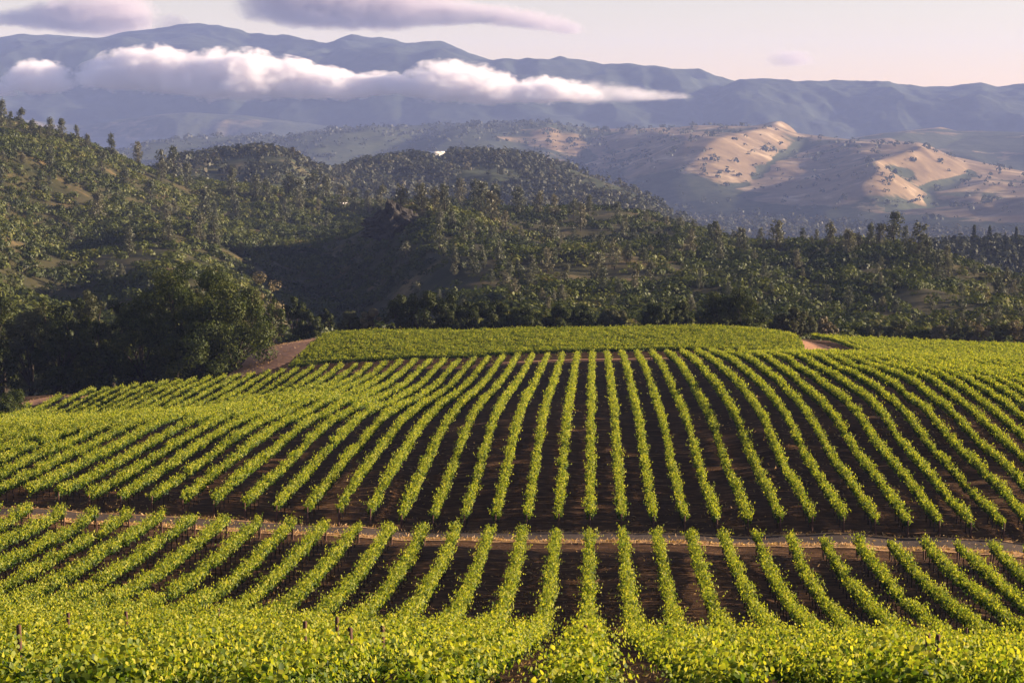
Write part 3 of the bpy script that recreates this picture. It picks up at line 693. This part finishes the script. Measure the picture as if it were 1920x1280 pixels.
# big oaks left of the back block  (u, v of the base, distance, height px, width px)
G1 = 'big oaks beside the dirt track'
tree('tall dark oak with the highest crown, left half of the big clump by the track', G1, 330, 712, 352, 205, 150, 3, nblob=70, per=240, trunk_frac=.03)
tree('broad rounded oak beside the dirt track, rightmost of the big clump', G1, 438, 705, 347, 168, 150, 4, nblob=70, per=240, trunk_frac=.03)
tree('bushy oak in front of the big clump, leaning over the vine row ends', G1, 372, 716, 343, 150, 130, 5, nblob=60, per=240, trunk_frac=.03)
tree('dark oak at the back of the big clump, crown between its two neighbours', G1, 398, 700, 366, 192, 120, 6, nblob=56, per=220, trunk_frac=.03)
tree('shaded oak on the left side of the big clump, next to the dark grove', G1, 268, 722, 354, 165, 110, 7, nblob=50, per=220, trunk_frac=.03)
tree('pale dry-looking tree with bare twigs behind the big oak clump', None, 498, 655, 405, 146, 72, 8, mat=M_DRYTREE, name='dry_tree', nblob=34, per=60, trunk_frac=.03, leaf=.36)
tree('medium oak below the pale dry tree, beside the dirt track', None, 508, 640, 392, 78, 56, 9, nblob=30, per=80)
GV = 'shaded grove left of the big oaks'
for i, (u, vb, D, hp, wp, mm) in enumerate(((-60, 745, 352, 205, 130, 0), (8, 742, 372, 205, 110, 0), (60, 742, 350, 165, 105, 1), (92, 738, 385, 200, 92, 0), (138, 738, 358, 178, 95, 0), (172, 734, 392, 186, 84, 1), (212, 732, 366, 176, 90, 0), (246, 728, 398, 178, 80, 0),
        (-10, 748, 338, 160, 100, 0), (110, 745, 342, 140, 96, 0), (190, 738, 344, 132, 100, 0))):
    fr = ('front', 'back')[i < 8 and D > 350]
    lab = (f'{nth(i + 1)} tree from the left along the sunlit top of the shaded grove' if i < 8 else f'dark tree on the shaded front edge of the grove, {nth(i - 7)} of three from the left')
    tree(lab, GV, u, vb, D, hp, wp, 40 + i, mat=M_OLIVE if mm else M_DARK, nblob=46, per=190, trunk_frac=.03)
for i, (u, vb, D, hp, wp, lab) in enumerate(((15, 780, 292, 44, 88, 'large round bush on the left edge, behind its smaller neighbour'), (8, 784, 286, 30, 56, 'small round bush at the left edge, in front of a larger one'))):
    tree(lab, 'round bushes at the left edge', u, vb, D, hp, wp, 60 + i, name='round_bush', cat='bush', nblob=30, per=220, trunk_frac=.03, leaf=.2)
for i, (u, vb, D, hp, wp, mm, lab) in enumerate((
        (552, 622, 425, 66, 46, 0, 'rounded green tree standing right of the pale dry tree'), (582, 622, 418, 46, 48, 0, 'low green tree at the top left corner of the back block'),
        (612, 620, 430, 38, 30, 0, 'small dark tree beside the top left corner of the back block'), (655, 622, 408, 40, 44, 1, 'grey-green olive-like tree behind the back block, left one of a pair'), (693, 620, 408, 44, 40, 2, 'pale grey-green tree behind the back block, right one of a pair'),
        (745, 622, 412, 64, 62, 0, 'dark tree at the left end of the low dark clump behind the vines'), (790, 622, 408, 72, 72, 0, 'tallest dark tree of the low clump behind the back block'), (840, 622, 410, 66, 70, 0, 'dark rounded tree in the middle of the low clump behind the vines'),
        (888, 620, 412, 60, 64, 0, 'dark tree right of the middle in the low clump behind the vines'), (930, 618, 415, 52, 60, 0, 'dark tree at the right end of the low clump behind the vines'),
        (985, 618, 415, 36, 66, 0, 'low dark bush-like tree just right of the dark clump'), (1045, 616, 418, 42, 50, 0, 'small dark tree behind the middle of the back block'), (1095, 616, 420, 40, 58, 0, 'wide low dark tree behind the back block, right of centre'),
        (1150, 614, 425, 34, 50, 1, 'pale low tree behind the back block right of centre'), (1232, 614, 420, 44, 52, 0, 'small dark tree left of the big round dark tree'), (1275, 614, 424, 46, 46, 0, 'narrow dark tree touching the left side of the big round dark tree'),
        (1345, 616, 412, 62, 82, 0, 'left half of the big round dark tree pair behind the back block'), (1392, 616, 410, 64, 84, 0, 'big round dark tree with the blackest crown behind the right of the back block'),
        (1462, 628, 420, 44, 40, 1, 'grey-green tree just right of the big round dark tree'), (1497, 642, 418, 64, 56, 1, 'grey-green feathery tree behind the bare patch'), (1548, 632, 440, 34, 44, 2, 'low pale bush-like tree right behind the bare patch'))):
    tree(lab, None, u, vb, D, hp, wp, 80 + i, mat=(M_DARK, M_OLIVE, M_DRYTREE)[mm], nblob=34, per=170, trunk_frac=.03, leaf=.36)
for i, (u, hp, mm) in enumerate(((1600, 30, 0), (1640, 36, 1), (1682, 44, 1), (1722, 30, 0), (1762, 38, 2), (1800, 48, 1), (1836, 50, 2), (1872, 56, 1), (1908, 54, 2), (1950, 50, 1))):
    tree(f'{nth(i + 1)} grey-green tree from the left in the line behind the far right vines', 'trees behind the far right vines', u, 642 + (u - 1600) * .04, 452, hp, 46, 120 + i, mat=(None, M_OLIVE, M_DRYTREE)[mm], nblob=30, per=70, trunk_frac=.03, leaf=.38)

# pines: a few built, the rest copied
def pine_meshes(h, seed, kind='pine'):
    r = np.random.default_rng(seed); bg = Bag()
    top = np.array([r.normal(0, .03) * h, r.normal(0, .03) * h, h * .97])
    bend = np.array([r.normal(0, .03) * h, r.normal(0, .03) * h, h * .5])
    bg.add(*tube([(0, 0, -.6), bend * [.5, .5, .5], bend, top], [.022 * h, .017 * h, .012 * h, .003 * h], 7))
    P = []; Nn = []
    ncl = 46 if kind == 'pine' else 46
    for i in range(ncl):
        f = r.uniform(.12, 1.0) if kind == 'pine' else r.uniform(.08, 1.0)
        if kind == 'pine': rad = h * (.19 * math.sin(min(1, (1.08 - f) * 1.6) * PI / 2) ** .8) * r.uniform(.25, 1.25)
        else: rad = h * .2 * (1.03 - f) * r.uniform(.3, 1.1)
        an = r.uniform(0, 2 * PI)
        ax = bend * (f / .5) if f < .5 else bend + (top - bend) * ((f - .5) / .47)
        c = np.array([ax[0] + rad * math.cos(an), ax[1] + rad * math.sin(an), f * h + (rad * .25 if kind == 'pine' else -rad * .3)])
        if rad > .05 * h: bg.add(*tube([(ax[0], ax[1], c[2] - rad * .35), c], [.006 * h, .002 * h], 4))
        m = 24; d = r.normal(size=(m, 3)); d /= np.linalg.norm(d, axis=1, keepdims=True)
        sc = h * (.088 if kind == 'pine' else .05)
        P.append(c + d * sc * r.uniform(.4, 1.25, (m, 1)) * [1, 1, 1.15]); Nn.append(d + r.normal(0, .6, (m, 3)))
    P = np.concatenate(P); Nn = np.concatenate(Nn)
    V, Q = kites(P, Nn, h * .056 * r.uniform(.6, 1.4, len(P)), .34)
    return bg.mesh('trunk', M_BARK), mesh_np('crown', V, [Q], M_PINE if kind == 'pine' else M_FIR, r.random(len(P)))
PINES = [pine_meshes(12.0, 300 + i) for i in range(9)]; FIRS = [pine_meshes(12.0, 350 + i, 'fir') for i in range(3)]

NOTED = [(3,238,42),(39,238,30),(94,260,32),(116,266,36),(144,268,28),(193,330,40),(210,295,38),(257,306,40),(302,340,50),(326,338,60),(437,366,46),(541,368,40),(588,378,48),(611,378,42),(282,380,35),(383,417,55),(186,413,44),
 (312,420,38),(534,417,40),(235,350,36),(134,452,26),(242,481,48),(207,531,36),(227,524,26),(376,454,45),(401,462,50),(450,481,24),(608,551,16),(761,507,44),(852,517,32),(746,538,14),(996,521,36),(1036,501,30),(1120,534,52),(1208,497,32),
 (936,497,40),(1130,558,55),(1455,470,56),(1505,437,25),(1532,440,22),(1555,467,52),(1633,467,48),(1650,464,44),(1676,460,62),(1697,464,40),(1723,487,68),(1740,497,50),(1777,491,30),(1549,575,48),(1434,524,34),(1414,494,26),(1827,518,20),
 (1888,530,28),(1908,540,22),(1656,585,34),(1680,588,36),(1838,618,36),(1784,618,34),(1868,612,46),(1804,605,40),(1314,544,44),(1522,467,24),(1300,440,30),(1330,450,30),(1347,453,30),(1394,455,26),(1104,402,30),(1157,415,30),(1211,420,24),
 (751,403,50),(835,403,50),(902,406,56),(929,406,50),(969,402,44),(862,384,40),(889,372,36),(60,258,28),(75,262,22),(165,280,24),(20,240,26),(350,352,40),(480,372,38),(500,376,36),(560,384,42),(640,392,38),(665,396,36),(690,398,34),(715,392,38),(790,396,44),(815,398,40),(1010,404,40),(1040,408,36),(1075,410,32),(1250,430,24),(1275,434,26),(1375,456,24),(1425,455,28),(1590,466,36),(1610,470,34),(1760,500,30)]
spots = [(u, v, hp) for (u, v, hp) in NOTED]
tries = 0
while len(spots) < 205 and tries < 9000:
    tries += 1
    u = random.uniform(-40, 1960); v = random.uniform(300, 615)
    lim = np.interp(u, [0, 300, 640, 760, 1000, 1500, 1800, 1960], [255, 345, 395, 400, 410, 462, 510, 560])
    if v < lim + 4 or v > np.interp(u, [0, 250, 560, 620, 1920], [520, 505, 560, 590, 618]): continue
    dens = 0.35 + 0.65 * math.exp(-(v - lim) / 55)
    if 400 < u < 740 and v > 430: dens *= .10
    if u < 380 and v > 440: dens *= .25
    if u > 760: dens *= 1.15
    if random.random() > dens: continue
    if min((u - a) ** 2 + (v - b) ** 2 * 2 for a, b, _ in spots) < 260: continue
    spots.append((u, v, random.choice((random.uniform(14, 30), random.uniform(28, 52)))))
placed = []
for (u, v, hp) in spots:
    X, D, z = ray_ground(u, v, 440)
    if D > 1900: continue
    h = hp / F * D
    if D < 620: h *= .85
    h = float(np.clip(h * (1.12 if u < 1200 else .95), 4.0, 20))
    pu, pv = proj(X, D, z); placed.append((float(pu), float(pv), X, D, z, h))
def region(u, v, D):
    if D > 1010 and u < 360: return 'along the left skyline ridge'
    if u < 360: return 'on the left hillside below the skyline ridge'
    if u < 640 and D > 980: return 'on the saddle left of the rock outcrop'
    if u < 745: return 'in the shaded hollow left of the rock outcrop'
    if u < 1010 and D > 950: return 'on the ridge behind the rock outcrop'
    if u < 1130 and D > 900: return 'on the central ridge top below the knoll'
    if u < 1010: return 'on the sunlit slope right of the rock outcrop'
    if u < 1420 and D > 800: return 'along the descending centre right ridge top'
    if u < 1300: return 'on the bushy centre right slope'
    if D > 760: return 'along the right skyline ridge'
    if u < 1620: return 'on the slope above the bare patch'
    return 'on the right slope above the far right vines'
regs = {}
for p_ in placed: regs.setdefault(region(*p_[:2], p_[3]), []).append(p_)
for rg, lst in regs.items():
    lst.sort()
    for i, (u, v, X, D, z, h) in enumerate(lst):
        tr, cr = random.choice(PINES)
        lab = f'{nth(i + 1)} grey pine from the left {rg}' if len(lst) > 1 else f'lone grey pine {rg}'
        root = thing('pine_tree', lab, 'pine tree', (X, D, z), random.uniform(0, 6.28), 'grey pines ' + rg)
        wd = random.uniform(.85, 1.3)
        root.scale = (h / 12 * wd, h / 12 * wd, h / 12)
        link('trunk', tr, root); link('crown', cr, root)
for i, (u, vb, hp) in enumerate(((1825, 462, 40), (1855, 461, 38), (1884, 462, 26), (1906, 460, 34), (1772, 466, 24), (1800, 464, 22), (1940, 460, 34))):
    X, D, z = ray_ground(u, vb, 1250, 1310); D = 1285; X = float(pix(u, vb)[0]) * D; z = CZ + float(pix(u, vb)[1]) * D - 2
    h = hp / F * D + 2; tr, cr = random.choice(FIRS)
    order = {1772: 1, 1800: 2, 1825: 3, 1855: 4, 1884: 5, 1906: 6, 1940: 7}[u]
    root = thing('fir_tree', f'{nth(order)} pointed dark fir from the left on the shaded right ridge', 'fir tree', (X, D, z), random.uniform(0, 6), 'pointed firs on the shaded right ridge')
    root.scale = (h / 12,) * 3
    link('trunk', tr, root); link('crown', cr, root)

# ------------------------------------------------------------------ scrub and far woods (nobody could count them)
def shrubs(name, P, R, per, mat, label, cat, tint, leafk=.55, squash=.8):
    n = len(P); d = rng.normal(size=(n, per, 3)); d[..., 2] = np.abs(d[..., 2]) * 1.1 - .1; d /= np.linalg.norm(d, axis=2, keepdims=True)
    pts_ = P[:, None] + d * R[:, None, None] * rng.uniform(.65, 1.1, (n, per, 1)) * [1, 1, squash]
    Nn = (d + rng.normal(0, .24, d.shape)).reshape(-1, 3)
    V, Q = kites(pts_.reshape(-1, 3), Nn, (R[:, None] * leafk * rng.uniform(.7, 1.4, (n, per))).ravel(), .42)
    T = np.clip(tint[:, None] + rng.normal(0, .08, (n, per)), 0, 1).ravel()
    return stuff(name, mesh_np(name, V, [Q], mat, T), label, cat)

def hill_points(n, tlo, thi, dlo, dhi):
    D = np.sqrt(rng.uniform(dlo ** 2, dhi ** 2, n)); T = rng.uniform(tlo, thi, n); X = T * D
    return X, D
X, D = hill_points(47000, -.37, .29, 560, 1420)
cl = fbm(X / 50, D / 32, 70, 3) + .55 * fbm(X / 17, D / 10, 71, 2)
k_ = rng.random(len(X)) < np.clip(.66 + 2.9 * cl, .06, 1); X = X[k_]; D = D[k_]; cl = cl[k_]
R = np.clip(rng.gamma(5, .42, len(X)), .8, 3.7)
shrubs('chaparral', np.stack([X, D, ground(X, D) + R * .1], -1), R, 66, M_BUSH, 'dark green chaparral scrub covering the wooded hillside', 'scrub',
       np.clip(.40 + .9 * fbm(X / 70, D / 55, 72, 3) + rng.normal(0, .15, len(X)), 0, 1), .31)
X, D = hill_points(8500, -.33, .27, 408, 560)
k_ = (D > np.interp(X / D, [-.2, -.13, .10, .14], [405, 425, 425, 455])) ; X = X[k_]; D = D[k_]
R = np.clip(rng.gamma(5, .32, len(X)), .7, 2.7)
shrubs('chaparral', np.stack([X, D, ground(X, D) + R * .1], -1), R, 60, M_BUSH, 'green scrub filling the ravine behind the vineyard', 'scrub',
       np.clip(.45 + .9 * fbm(X / 60, D / 60, 73, 3) + rng.normal(0, .18, len(X)), 0, 1), .36)

def on_layer(Vg, n, s_lo=0.0, s_hi=1.0, nrf=90):
    nr, nc = Vg.shape[:2]
    i = rng.uniform(s_lo * (nrf - 1), s_hi * (nrf - 1), n); j = rng.uniform(0, nc - 1.01, n); i0 = i.astype(int); j0 = j.astype(int); a = (i - i0)[:, None]; b = (j - j0)[:, None]
    return (Vg[i0, j0] * (1 - b) + Vg[i0, j0 + 1] * b) * (1 - a) + (Vg[np.minimum(i0 + 1, nr - 1), j0] * (1 - b) + Vg[np.minimum(i0 + 1, nr - 1), j0 + 1] * b) * a
P = on_layer(KN, 12500, .05, 1.06, knr); cl = fbm(P[:, 0] / 110, P[:, 1] / 110, 8, 3)
P = P[rng.random(len(P)) < np.clip(.70 + 2.6 * cl, .04, 1)]
pu, pv = proj(P[:, 0], P[:, 1], P[:, 2])
clear = (((pu - 925) / 85) ** 2 + ((pv - 326 - (pu - 925) * .12) / 15) ** 2 < 1) & (rng.random(len(P)) < .8)
for (hu, hv) in ((818, 294), (738, 334)): clear |= (np.abs(pu - hu) < 20) & (pv > hv - 5) & (pv < hv + 9)
P = P[~clear]
R = np.clip(rng.gamma(6, .62, len(P)), 1.8, 6.5)
shrubs('far_wood', P + np.stack([0 * R, 0 * R, R * .55], -1), R, 22, M_WOODLAND, 'dense grey-green woodland covering the rounded knoll', 'woodland', np.clip(rng.normal(.45, .22, len(P)), 0, 1), .6, 1.25)
P = on_layer(RH, 3200, .0, 1.05, rnr); R = np.clip(rng.gamma(6, .5, len(P)), 1.5, 5)
shrubs('far_wood', P + np.stack([0 * R, 0 * R, R * .4], -1), R, 22, M_WOODLAND, 'dark woodland on the shaded ridge at the right', 'woodland', np.clip(rng.normal(.2, .15, len(P)), 0, 1), .55, 1.1)  # darker tint paints the ridge's shade into the leaf colour
n = 15000; D = np.sqrt(rng.uniform(2700 ** 2, 4900 ** 2, n)); T = rng.uniform(.0, .27, n); R = np.clip(rng.gamma(6, 1.0, n), 3, 11)
shrubs('far_wood', np.stack([T * D, D, ground(T * D, D) + R * .5], -1), R, 16, M_WOODLAND, 'hazy blue-grey treetops across the valley floor', 'woodland', np.clip(rng.normal(.5, .3, n), 0, 1), .6, 1.2)
P = on_layer(GH, 5200, .02, .99, gnr); cl = fbm(P[:, 0] / 300, P[:, 1] / 300, 90, 3); wsel = np.clip(.16 + 1.6 * cl + .5 * sstep(.05, -.02, P[:, 0] / P[:, 1]) + .35 * sstep(-.02, -.06, P[:, 2] * 0 + cl), 0.02, 1)
P = P[rng.random(len(P)) < wsel]; R = np.clip(rng.gamma(5, 1.3, len(P)), 3, 13)
shrubs('far_wood', P + np.stack([0 * R, 0 * R, R * .3], -1), R, 12, M_WOODLAND, 'scattered dark oaks on the golden hills', 'woodland', np.clip(rng.normal(.3, .15, len(P)), 0, 1), .7, .9)

# ------------------------------------------------------------------ rock outcrop
def rock():
    bm = bmesh.new(); bmesh.ops.create_icosphere(bm, subdivisions=5, radius=1.0)
    for v in bm.verts:
        p = v.co.copy(); q = p * 1.7 + Vector((3.1, 1.2, 7.7))
        d = mnoise.noise(q) * .35 + abs(mnoise.noise(q * 2.1)) * .45 + mnoise.cell(q * 2.6) * .16 + mnoise.noise(q * 6) * .08
        f = 1 + d * .8
        v.co = Vector((p.x * 13 * f, p.y * 8 * f, max(-.4, p.z) * 6.5 * f * (1 + .9 * max(0, 1 - abs(p.x + .2) * 2.2))))
    me = bpy.data.meshes.new('rock_outcrop'); bm.to_mesh(me); bm.free(); me.materials.append(M_ROCK); return me
X, D, z = ray_ground(745, 432, 600)
thing('rock_outcrop', 'dark craggy rock outcrop on the spur of the wooded hill', 'rock', (X, D, z), .3, None, rock())

# ------------------------------------------------------------------ houses
def house(label, u, v, D, w, d, h, rh, rz, wm, rm, zg=None):
    X = float(pix(u, v)[0]) * D; z = CZ + float(pix(u, v)[1]) * D if zg is None else zg
    root = thing('house', label, 'house', (X, D, z), rz, 'houses on the hills')
    bg = Bag(); bg.add(*box_vq(-w / 2, w / 2, -d / 2, d / 2, -3, h)); link('wall', bg.mesh('wall', wm), root)
    e = .6
    V = np.array([(-w / 2 - e, -d / 2 - e, h), (w / 2 + e, -d / 2 - e, h), (w / 2 + e, d / 2 + e, h), (-w / 2 - e, d / 2 + e, h), (-w / 2 - e, 0, h + rh), (w / 2 + e, 0, h + rh)], float)
    link('roof', mesh_np('roof', V, [np.array([(0, 1, 5, 4), (2, 3, 4, 5), (0, 3, 2, 1)]), np.array([(1, 2, 5), (3, 0, 4)])], rm), root)
    for i in range(3):
        x = (-.3 + .3 * i) * w; b2 = Bag(); b2.add(*box_vq(x - .8, x + .8, -d / 2 - .06, -d / 2 + .05, .9, h - .7)); link('window', b2.mesh('window', M_PANE), root)
    return root
house('white house with a pale roof on top of the wooded knoll', 818, 294, 2490, 22, 12, 4.0, 2.6, .5, M_WALL, M_ROOF)
house('small white house half hidden by trees below the saddle', 641, 391, 1240, 7, 5, 2.3, 1.6, .6, M_WALL, M_ROOF)
house('clay-coloured house among trees on the left of the knoll', 738, 334, 2230, 15, 9, 3.4, 2.4, .4, M_CLAYWALL, M_TILE)

# ------------------------------------------------------------------ clouds (bodies of vapour: closed meshes holding a volume)
def cloud_mat(name, dens, col, scale=2.7, lo=.14, hi=.62, base=.22):
    """vapour that thins out towards the rim of each puff, torn by noise, with a flattish base"""
    m, N, L = new_mat(name); v = N.new('ShaderNodeVolumePrincipled')
    def mth(op, a, b=None, c=None):
        n = N.new('ShaderNodeMath'); n.operation = op
        for k, x in enumerate((a, b, c)):
            if x is None: continue
            if isinstance(x, (int, float)): n.inputs[k].default_value = x
            else: L.new(x, n.inputs[k])
        return n.outputs[0]
    g = N.new('ShaderNodeTexCoord'); oi = N.new('ShaderNodeObjectInfo')
    ln = N.new('ShaderNodeVectorMath'); ln.operation = 'LENGTH'; L.new(g.outputs['Object'], ln.inputs[0])
    nz = N.new('ShaderNodeTexNoise'); nz.noise_dimensions = '4D'; nz.inputs['Scale'].default_value = scale; nz.inputs['Detail'].default_value = 6; nz.inputs['Roughness'].default_value = .62
    L.new(g.outputs['Object'], nz.inputs['Vector']); L.new(mth('MULTIPLY', oi.outputs['Random'], 60.0), nz.inputs['W'])
    sp = N.new('ShaderNodeSeparateXYZ'); L.new(g.outputs['Object'], sp.inputs[0])
    rim = mth('MULTIPLY_ADD', ln.outputs['Value'], -1.5, 1.5)
    f = mth('ADD', rim, mth('MULTIPLY_ADD', nz.outputs['Fac'], 3.0, -1.5))
    f = mth('ADD', f, mth('MINIMUM', mth('MULTIPLY_ADD', sp.outputs['Z'], 2.4, base * 2.4), 0.0))
    mr = N.new('ShaderNodeMapRange'); mr.inputs[1].default_value = lo; mr.inputs[2].default_value = hi; mr.inputs[4].default_value = dens; L.new(f, mr.inputs[0])
    L.new(mr.outputs[0], v.inputs['Density']); v.inputs['Color'].default_value = (*col, 1)
    m.cycles.volume_step_rate = .5
    o = N.new('ShaderNodeOutputMaterial'); L.new(v.outputs[0], o.inputs['Volume']); return m
def unit_ball():
    bm = bmesh.new(); bmesh.ops.create_icosphere(bm, subdivisions=3, radius=1.0)
    me = bpy.data.meshes.new('puff'); bm.to_mesh(me); bm.free(); return me
def cloud(label, group, top, bot, D, depth, mat, seed, step=.62, wide=1.25, tall=.80):
    r = random.Random(seed); top = np.array(top, float); bot = np.array(bot, float); px = D / F
    me = unit_ball(); me.materials.append(mat)
    root = thing('cloud', label, 'cloud', at(float(top[len(top) // 2, 0]), float(bot[:, 1].mean()), D), 0, group)
    u = top[0, 0]
    while u <= top[-1, 0]:
        a = np.interp(u, top[:, 0], top[:, 1]); b = np.interp(u, bot[:, 0], bot[:, 1]); hh = max(7.0, b - a)
        x, y, z = at(u, (a + b) / 2 + .10 * hh, D + r.uniform(-.3, .3) * depth)
        o = link('puff', me, root); o.location = (x - root.location.x, y - root.location.y, z - root.location.z)
        o.scale = (hh * px * wide * r.uniform(.85, 1.25), min(depth, hh * px * 1.3), hh * px * tall * r.uniform(.78, 1.12)); o.rotation_euler = (0, 0, r.uniform(-.25, .25))
        u += hh * step * r.uniform(.75, 1.25)
    return root
M_CLOUD = cloud_mat('white_cloud', .022, (.975, .935, .945))
M_THIN = cloud_mat('thin_cloud', .0024, (.66, .60, .645), 2.9, .12, .8, .5)
M_FAINT = cloud_mat('faint_cloud', .0024, (.66, .60, .645), 2.9, .12, .8, .5)
DC = 8150
cloud('long white cloud bank lying across the blue mountain', 'low white clouds', [(205, 118), (225, 98), (290, 90), (340, 99), (390, 102), (440, 110), (500, 105), (540, 117), (575, 134), (610, 126), (650, 144), (690, 142), (720, 130), (755, 142), (790, 160), (815, 136), (850, 115), (880, 119), (910, 137), (940, 158), (980, 162), (1010, 150), (1060, 150), (1085, 162)],
      [(150, 166), (250, 172), (330, 184), (400, 190), (500, 184), (620, 189), (760, 180), (870, 196), (960, 195), (1100, 194)], DC, 170, M_CLOUD, 5)
M_WISP = cloud_mat('wispy_cloud', .0048, (.975, .935, .945), 2.4, .10, .8)
cloud('thin wispy white cloud trailing off beyond the right end of the long bank', 'low white clouds', [(1105, 158), (1150, 164), (1200, 169), (1250, 173), (1290, 175)], [(1105, 194), (1150, 193), (1200, 191), (1250, 188), (1290, 186)], DC, 130, M_WISP, 15, .8, 1.7, .95)
cloud('small rounded white cloud at the left, apart from the long bank', 'low white clouds', [(50, 126), (70, 116), (96, 124), (104, 134)], [(46, 174), (70, 178), (118, 174)], DC, 150, M_CLOUD, 6, .42, .85)
cloud('wispy white cloud cut by the left edge of the photo', 'low white clouds', [(-110, 150), (-60, 140), (-20, 148), (12, 164)], [(-110, 180), (-60, 182), (12, 182)], DC, 150, M_CLOUD, 7, .55)
DU = 22000
cloud('long grey-mauve cloud above the centre of the mountains', 'grey clouds above the mountains', [(520, -30), (560, -40), (700, -30), (800, -4), (860, 4), (960, 14), (1030, 28), (1080, 44)], [(520, 34), (560, 46), (640, 52), (760, 44), (900, 42), (1000, 54), (1080, 64)], DU, 700, M_THIN, 8, .5, 1.15, .85)
cloud('grey-mauve cloud above the left mountain', 'grey clouds above the mountains', [(-40, 22), (20, 20), (80, 8), (140, -6), (220, -14), (250, -6)], [(-40, 46), (60, 48), (140, 58), (220, 62), (250, 52)], DU, 700, M_THIN, 9, .5, 1.1, .85)
cloud('faint small grey cloud between the two large grey clouds', 'grey clouds above the mountains', [(322, 26), (342, 26)], [(322, 56), (342, 58)], DU, 300, M_FAINT, 10, .7)
cloud('small faint grey cloud alone in the right of the sky', 'grey clouds above the mountains', [(1472, 96), (1502, 94)], [(1472, 122), (1502, 122)], DU, 300, M_FAINT, 11, .8, 1.6)

# ------------------------------------------------------------------ haze: closed body of air with a trench in its top that leaves the clouds outside
def haze():
    top = CZ + 560.0; bot = ZF - 12
    prof = [(-60, bot), (13990, bot), (13990, top), (8560, top), (8560, CZ - 60), (7780, CZ - 60), (7780, top), (-60, top)]
    V = [(sx * 7200.0, y, z) for sx in (-1, 1) for (y, z) in prof]; n = len(prof)
    bm = bmesh.new(); vs = [bm.verts.new(v) for v in V]
    bm.faces.new(vs[:n]); bm.faces.new(list(reversed(vs[n:])))
    for i in range(n): bm.faces.new((vs[i], vs[n + i], vs[n + (i + 1) % n], vs[(i + 1) % n]))
    bmesh.ops.triangulate(bm, faces=bm.faces[:]); bmesh.ops.recalc_face_normals(bm, faces=bm.faces[:])
    m, N, L = new_mat('haze'); v = N.new('ShaderNodeVolumePrincipled')
    v.inputs['Color'].default_value = HAZE_COL; v.inputs['Density'].default_value = HAZE
    o = N.new('ShaderNodeOutputMaterial'); L.new(v.outputs[0], o.inputs['Volume'])
    me = bpy.data.meshes.new('haze'); bm.to_mesh(me); bm.free(); me.materials.append(m)
    setting('haze', me, 'stuff')
HAZE = 0.46e-4; HAZE_COL = (.40, .51, 1.0, 1)
haze()

# ------------------------------------------------------------------ light, sky, camera
EL = math.radians(12.5); AZ = math.radians(11.0)        # sun low on the right, a little ahead of the camera
to_sun = Vector((math.cos(AZ) * math.cos(EL), math.sin(AZ) * math.cos(EL), math.sin(EL)))
sl = bpy.data.lights.new('sun', 'SUN'); sl.energy = 5.0; sl.angle = math.radians(.55); sl.color = (1.0, .80, .56)
so = bpy.data.objects.new('sun', sl); C.objects.link(so); so.rotation_euler = to_sun.to_track_quat('Z', 'Y').to_euler(); so.location = (300, 0, 300)

w = bpy.data.worlds.new('World'); bpy.context.scene.world = w; w.use_nodes = True
nt = w.node_tree; nt.nodes.clear()
sky = nt.nodes.new('ShaderNodeTexSky'); sky.sky_type = 'NISHITA'; sky.sun_disc = False; sky.sun_elevation = EL; sky.sun_rotation = PI / 2 - AZ
sky.air_density = 1.0; sky.dust_density = 0.2; sky.ozone_density = 1.0; sky.altitude = 100
tn = nt.nodes.new('ShaderNodeMix'); tn.data_type = 'RGBA'; tn.blend_type = 'MULTIPLY'; tn.inputs[0].default_value = 1; tn.inputs[7].default_value = (1.00, .80, .85, 1)
bgn = nt.nodes.new('ShaderNodeBackground'); bgn.inputs[1].default_value = 0.05
ow = nt.nodes.new('ShaderNodeOutputWorld')
nt.links.new(sky.outputs[0], tn.inputs[6]); nt.links.new(tn.outputs[2], bgn.inputs[0]); nt.links.new(bgn.outputs[0], ow.inputs[0])

cd = bpy.data.cameras.new('camera'); cd.lens = 36 * F / 1920; cd.sensor_width = 36; cd.clip_start = .5; cd.clip_end = 60000
co = bpy.data.objects.new('camera', cd); C.objects.link(co)
co.location = (0, 0, CZ); co.rotation_euler = (PI / 2 - PITCH, 0, YAW)
sc = bpy.context.scene; sc.camera = co
sc.view_settings.view_transform = 'Standard'; sc.view_settings.look = 'None'; sc.view_settings.gamma = 1; sc.view_settings.exposure = 1.95
sc.render.engine = 'CYCLES'
sc.cycles.max_bounces = 8; sc.cycles.diffuse_bounces = 3; sc.cycles.transmission_bounces = 4; sc.cycles.glossy_bounces = 2; sc.cycles.volume_bounces = 6
sc.cycles.use_denoising = True; sc.cycles.denoiser = 'OPENIMAGEDENOISE'
sc.cycles.volume_max_steps = 256
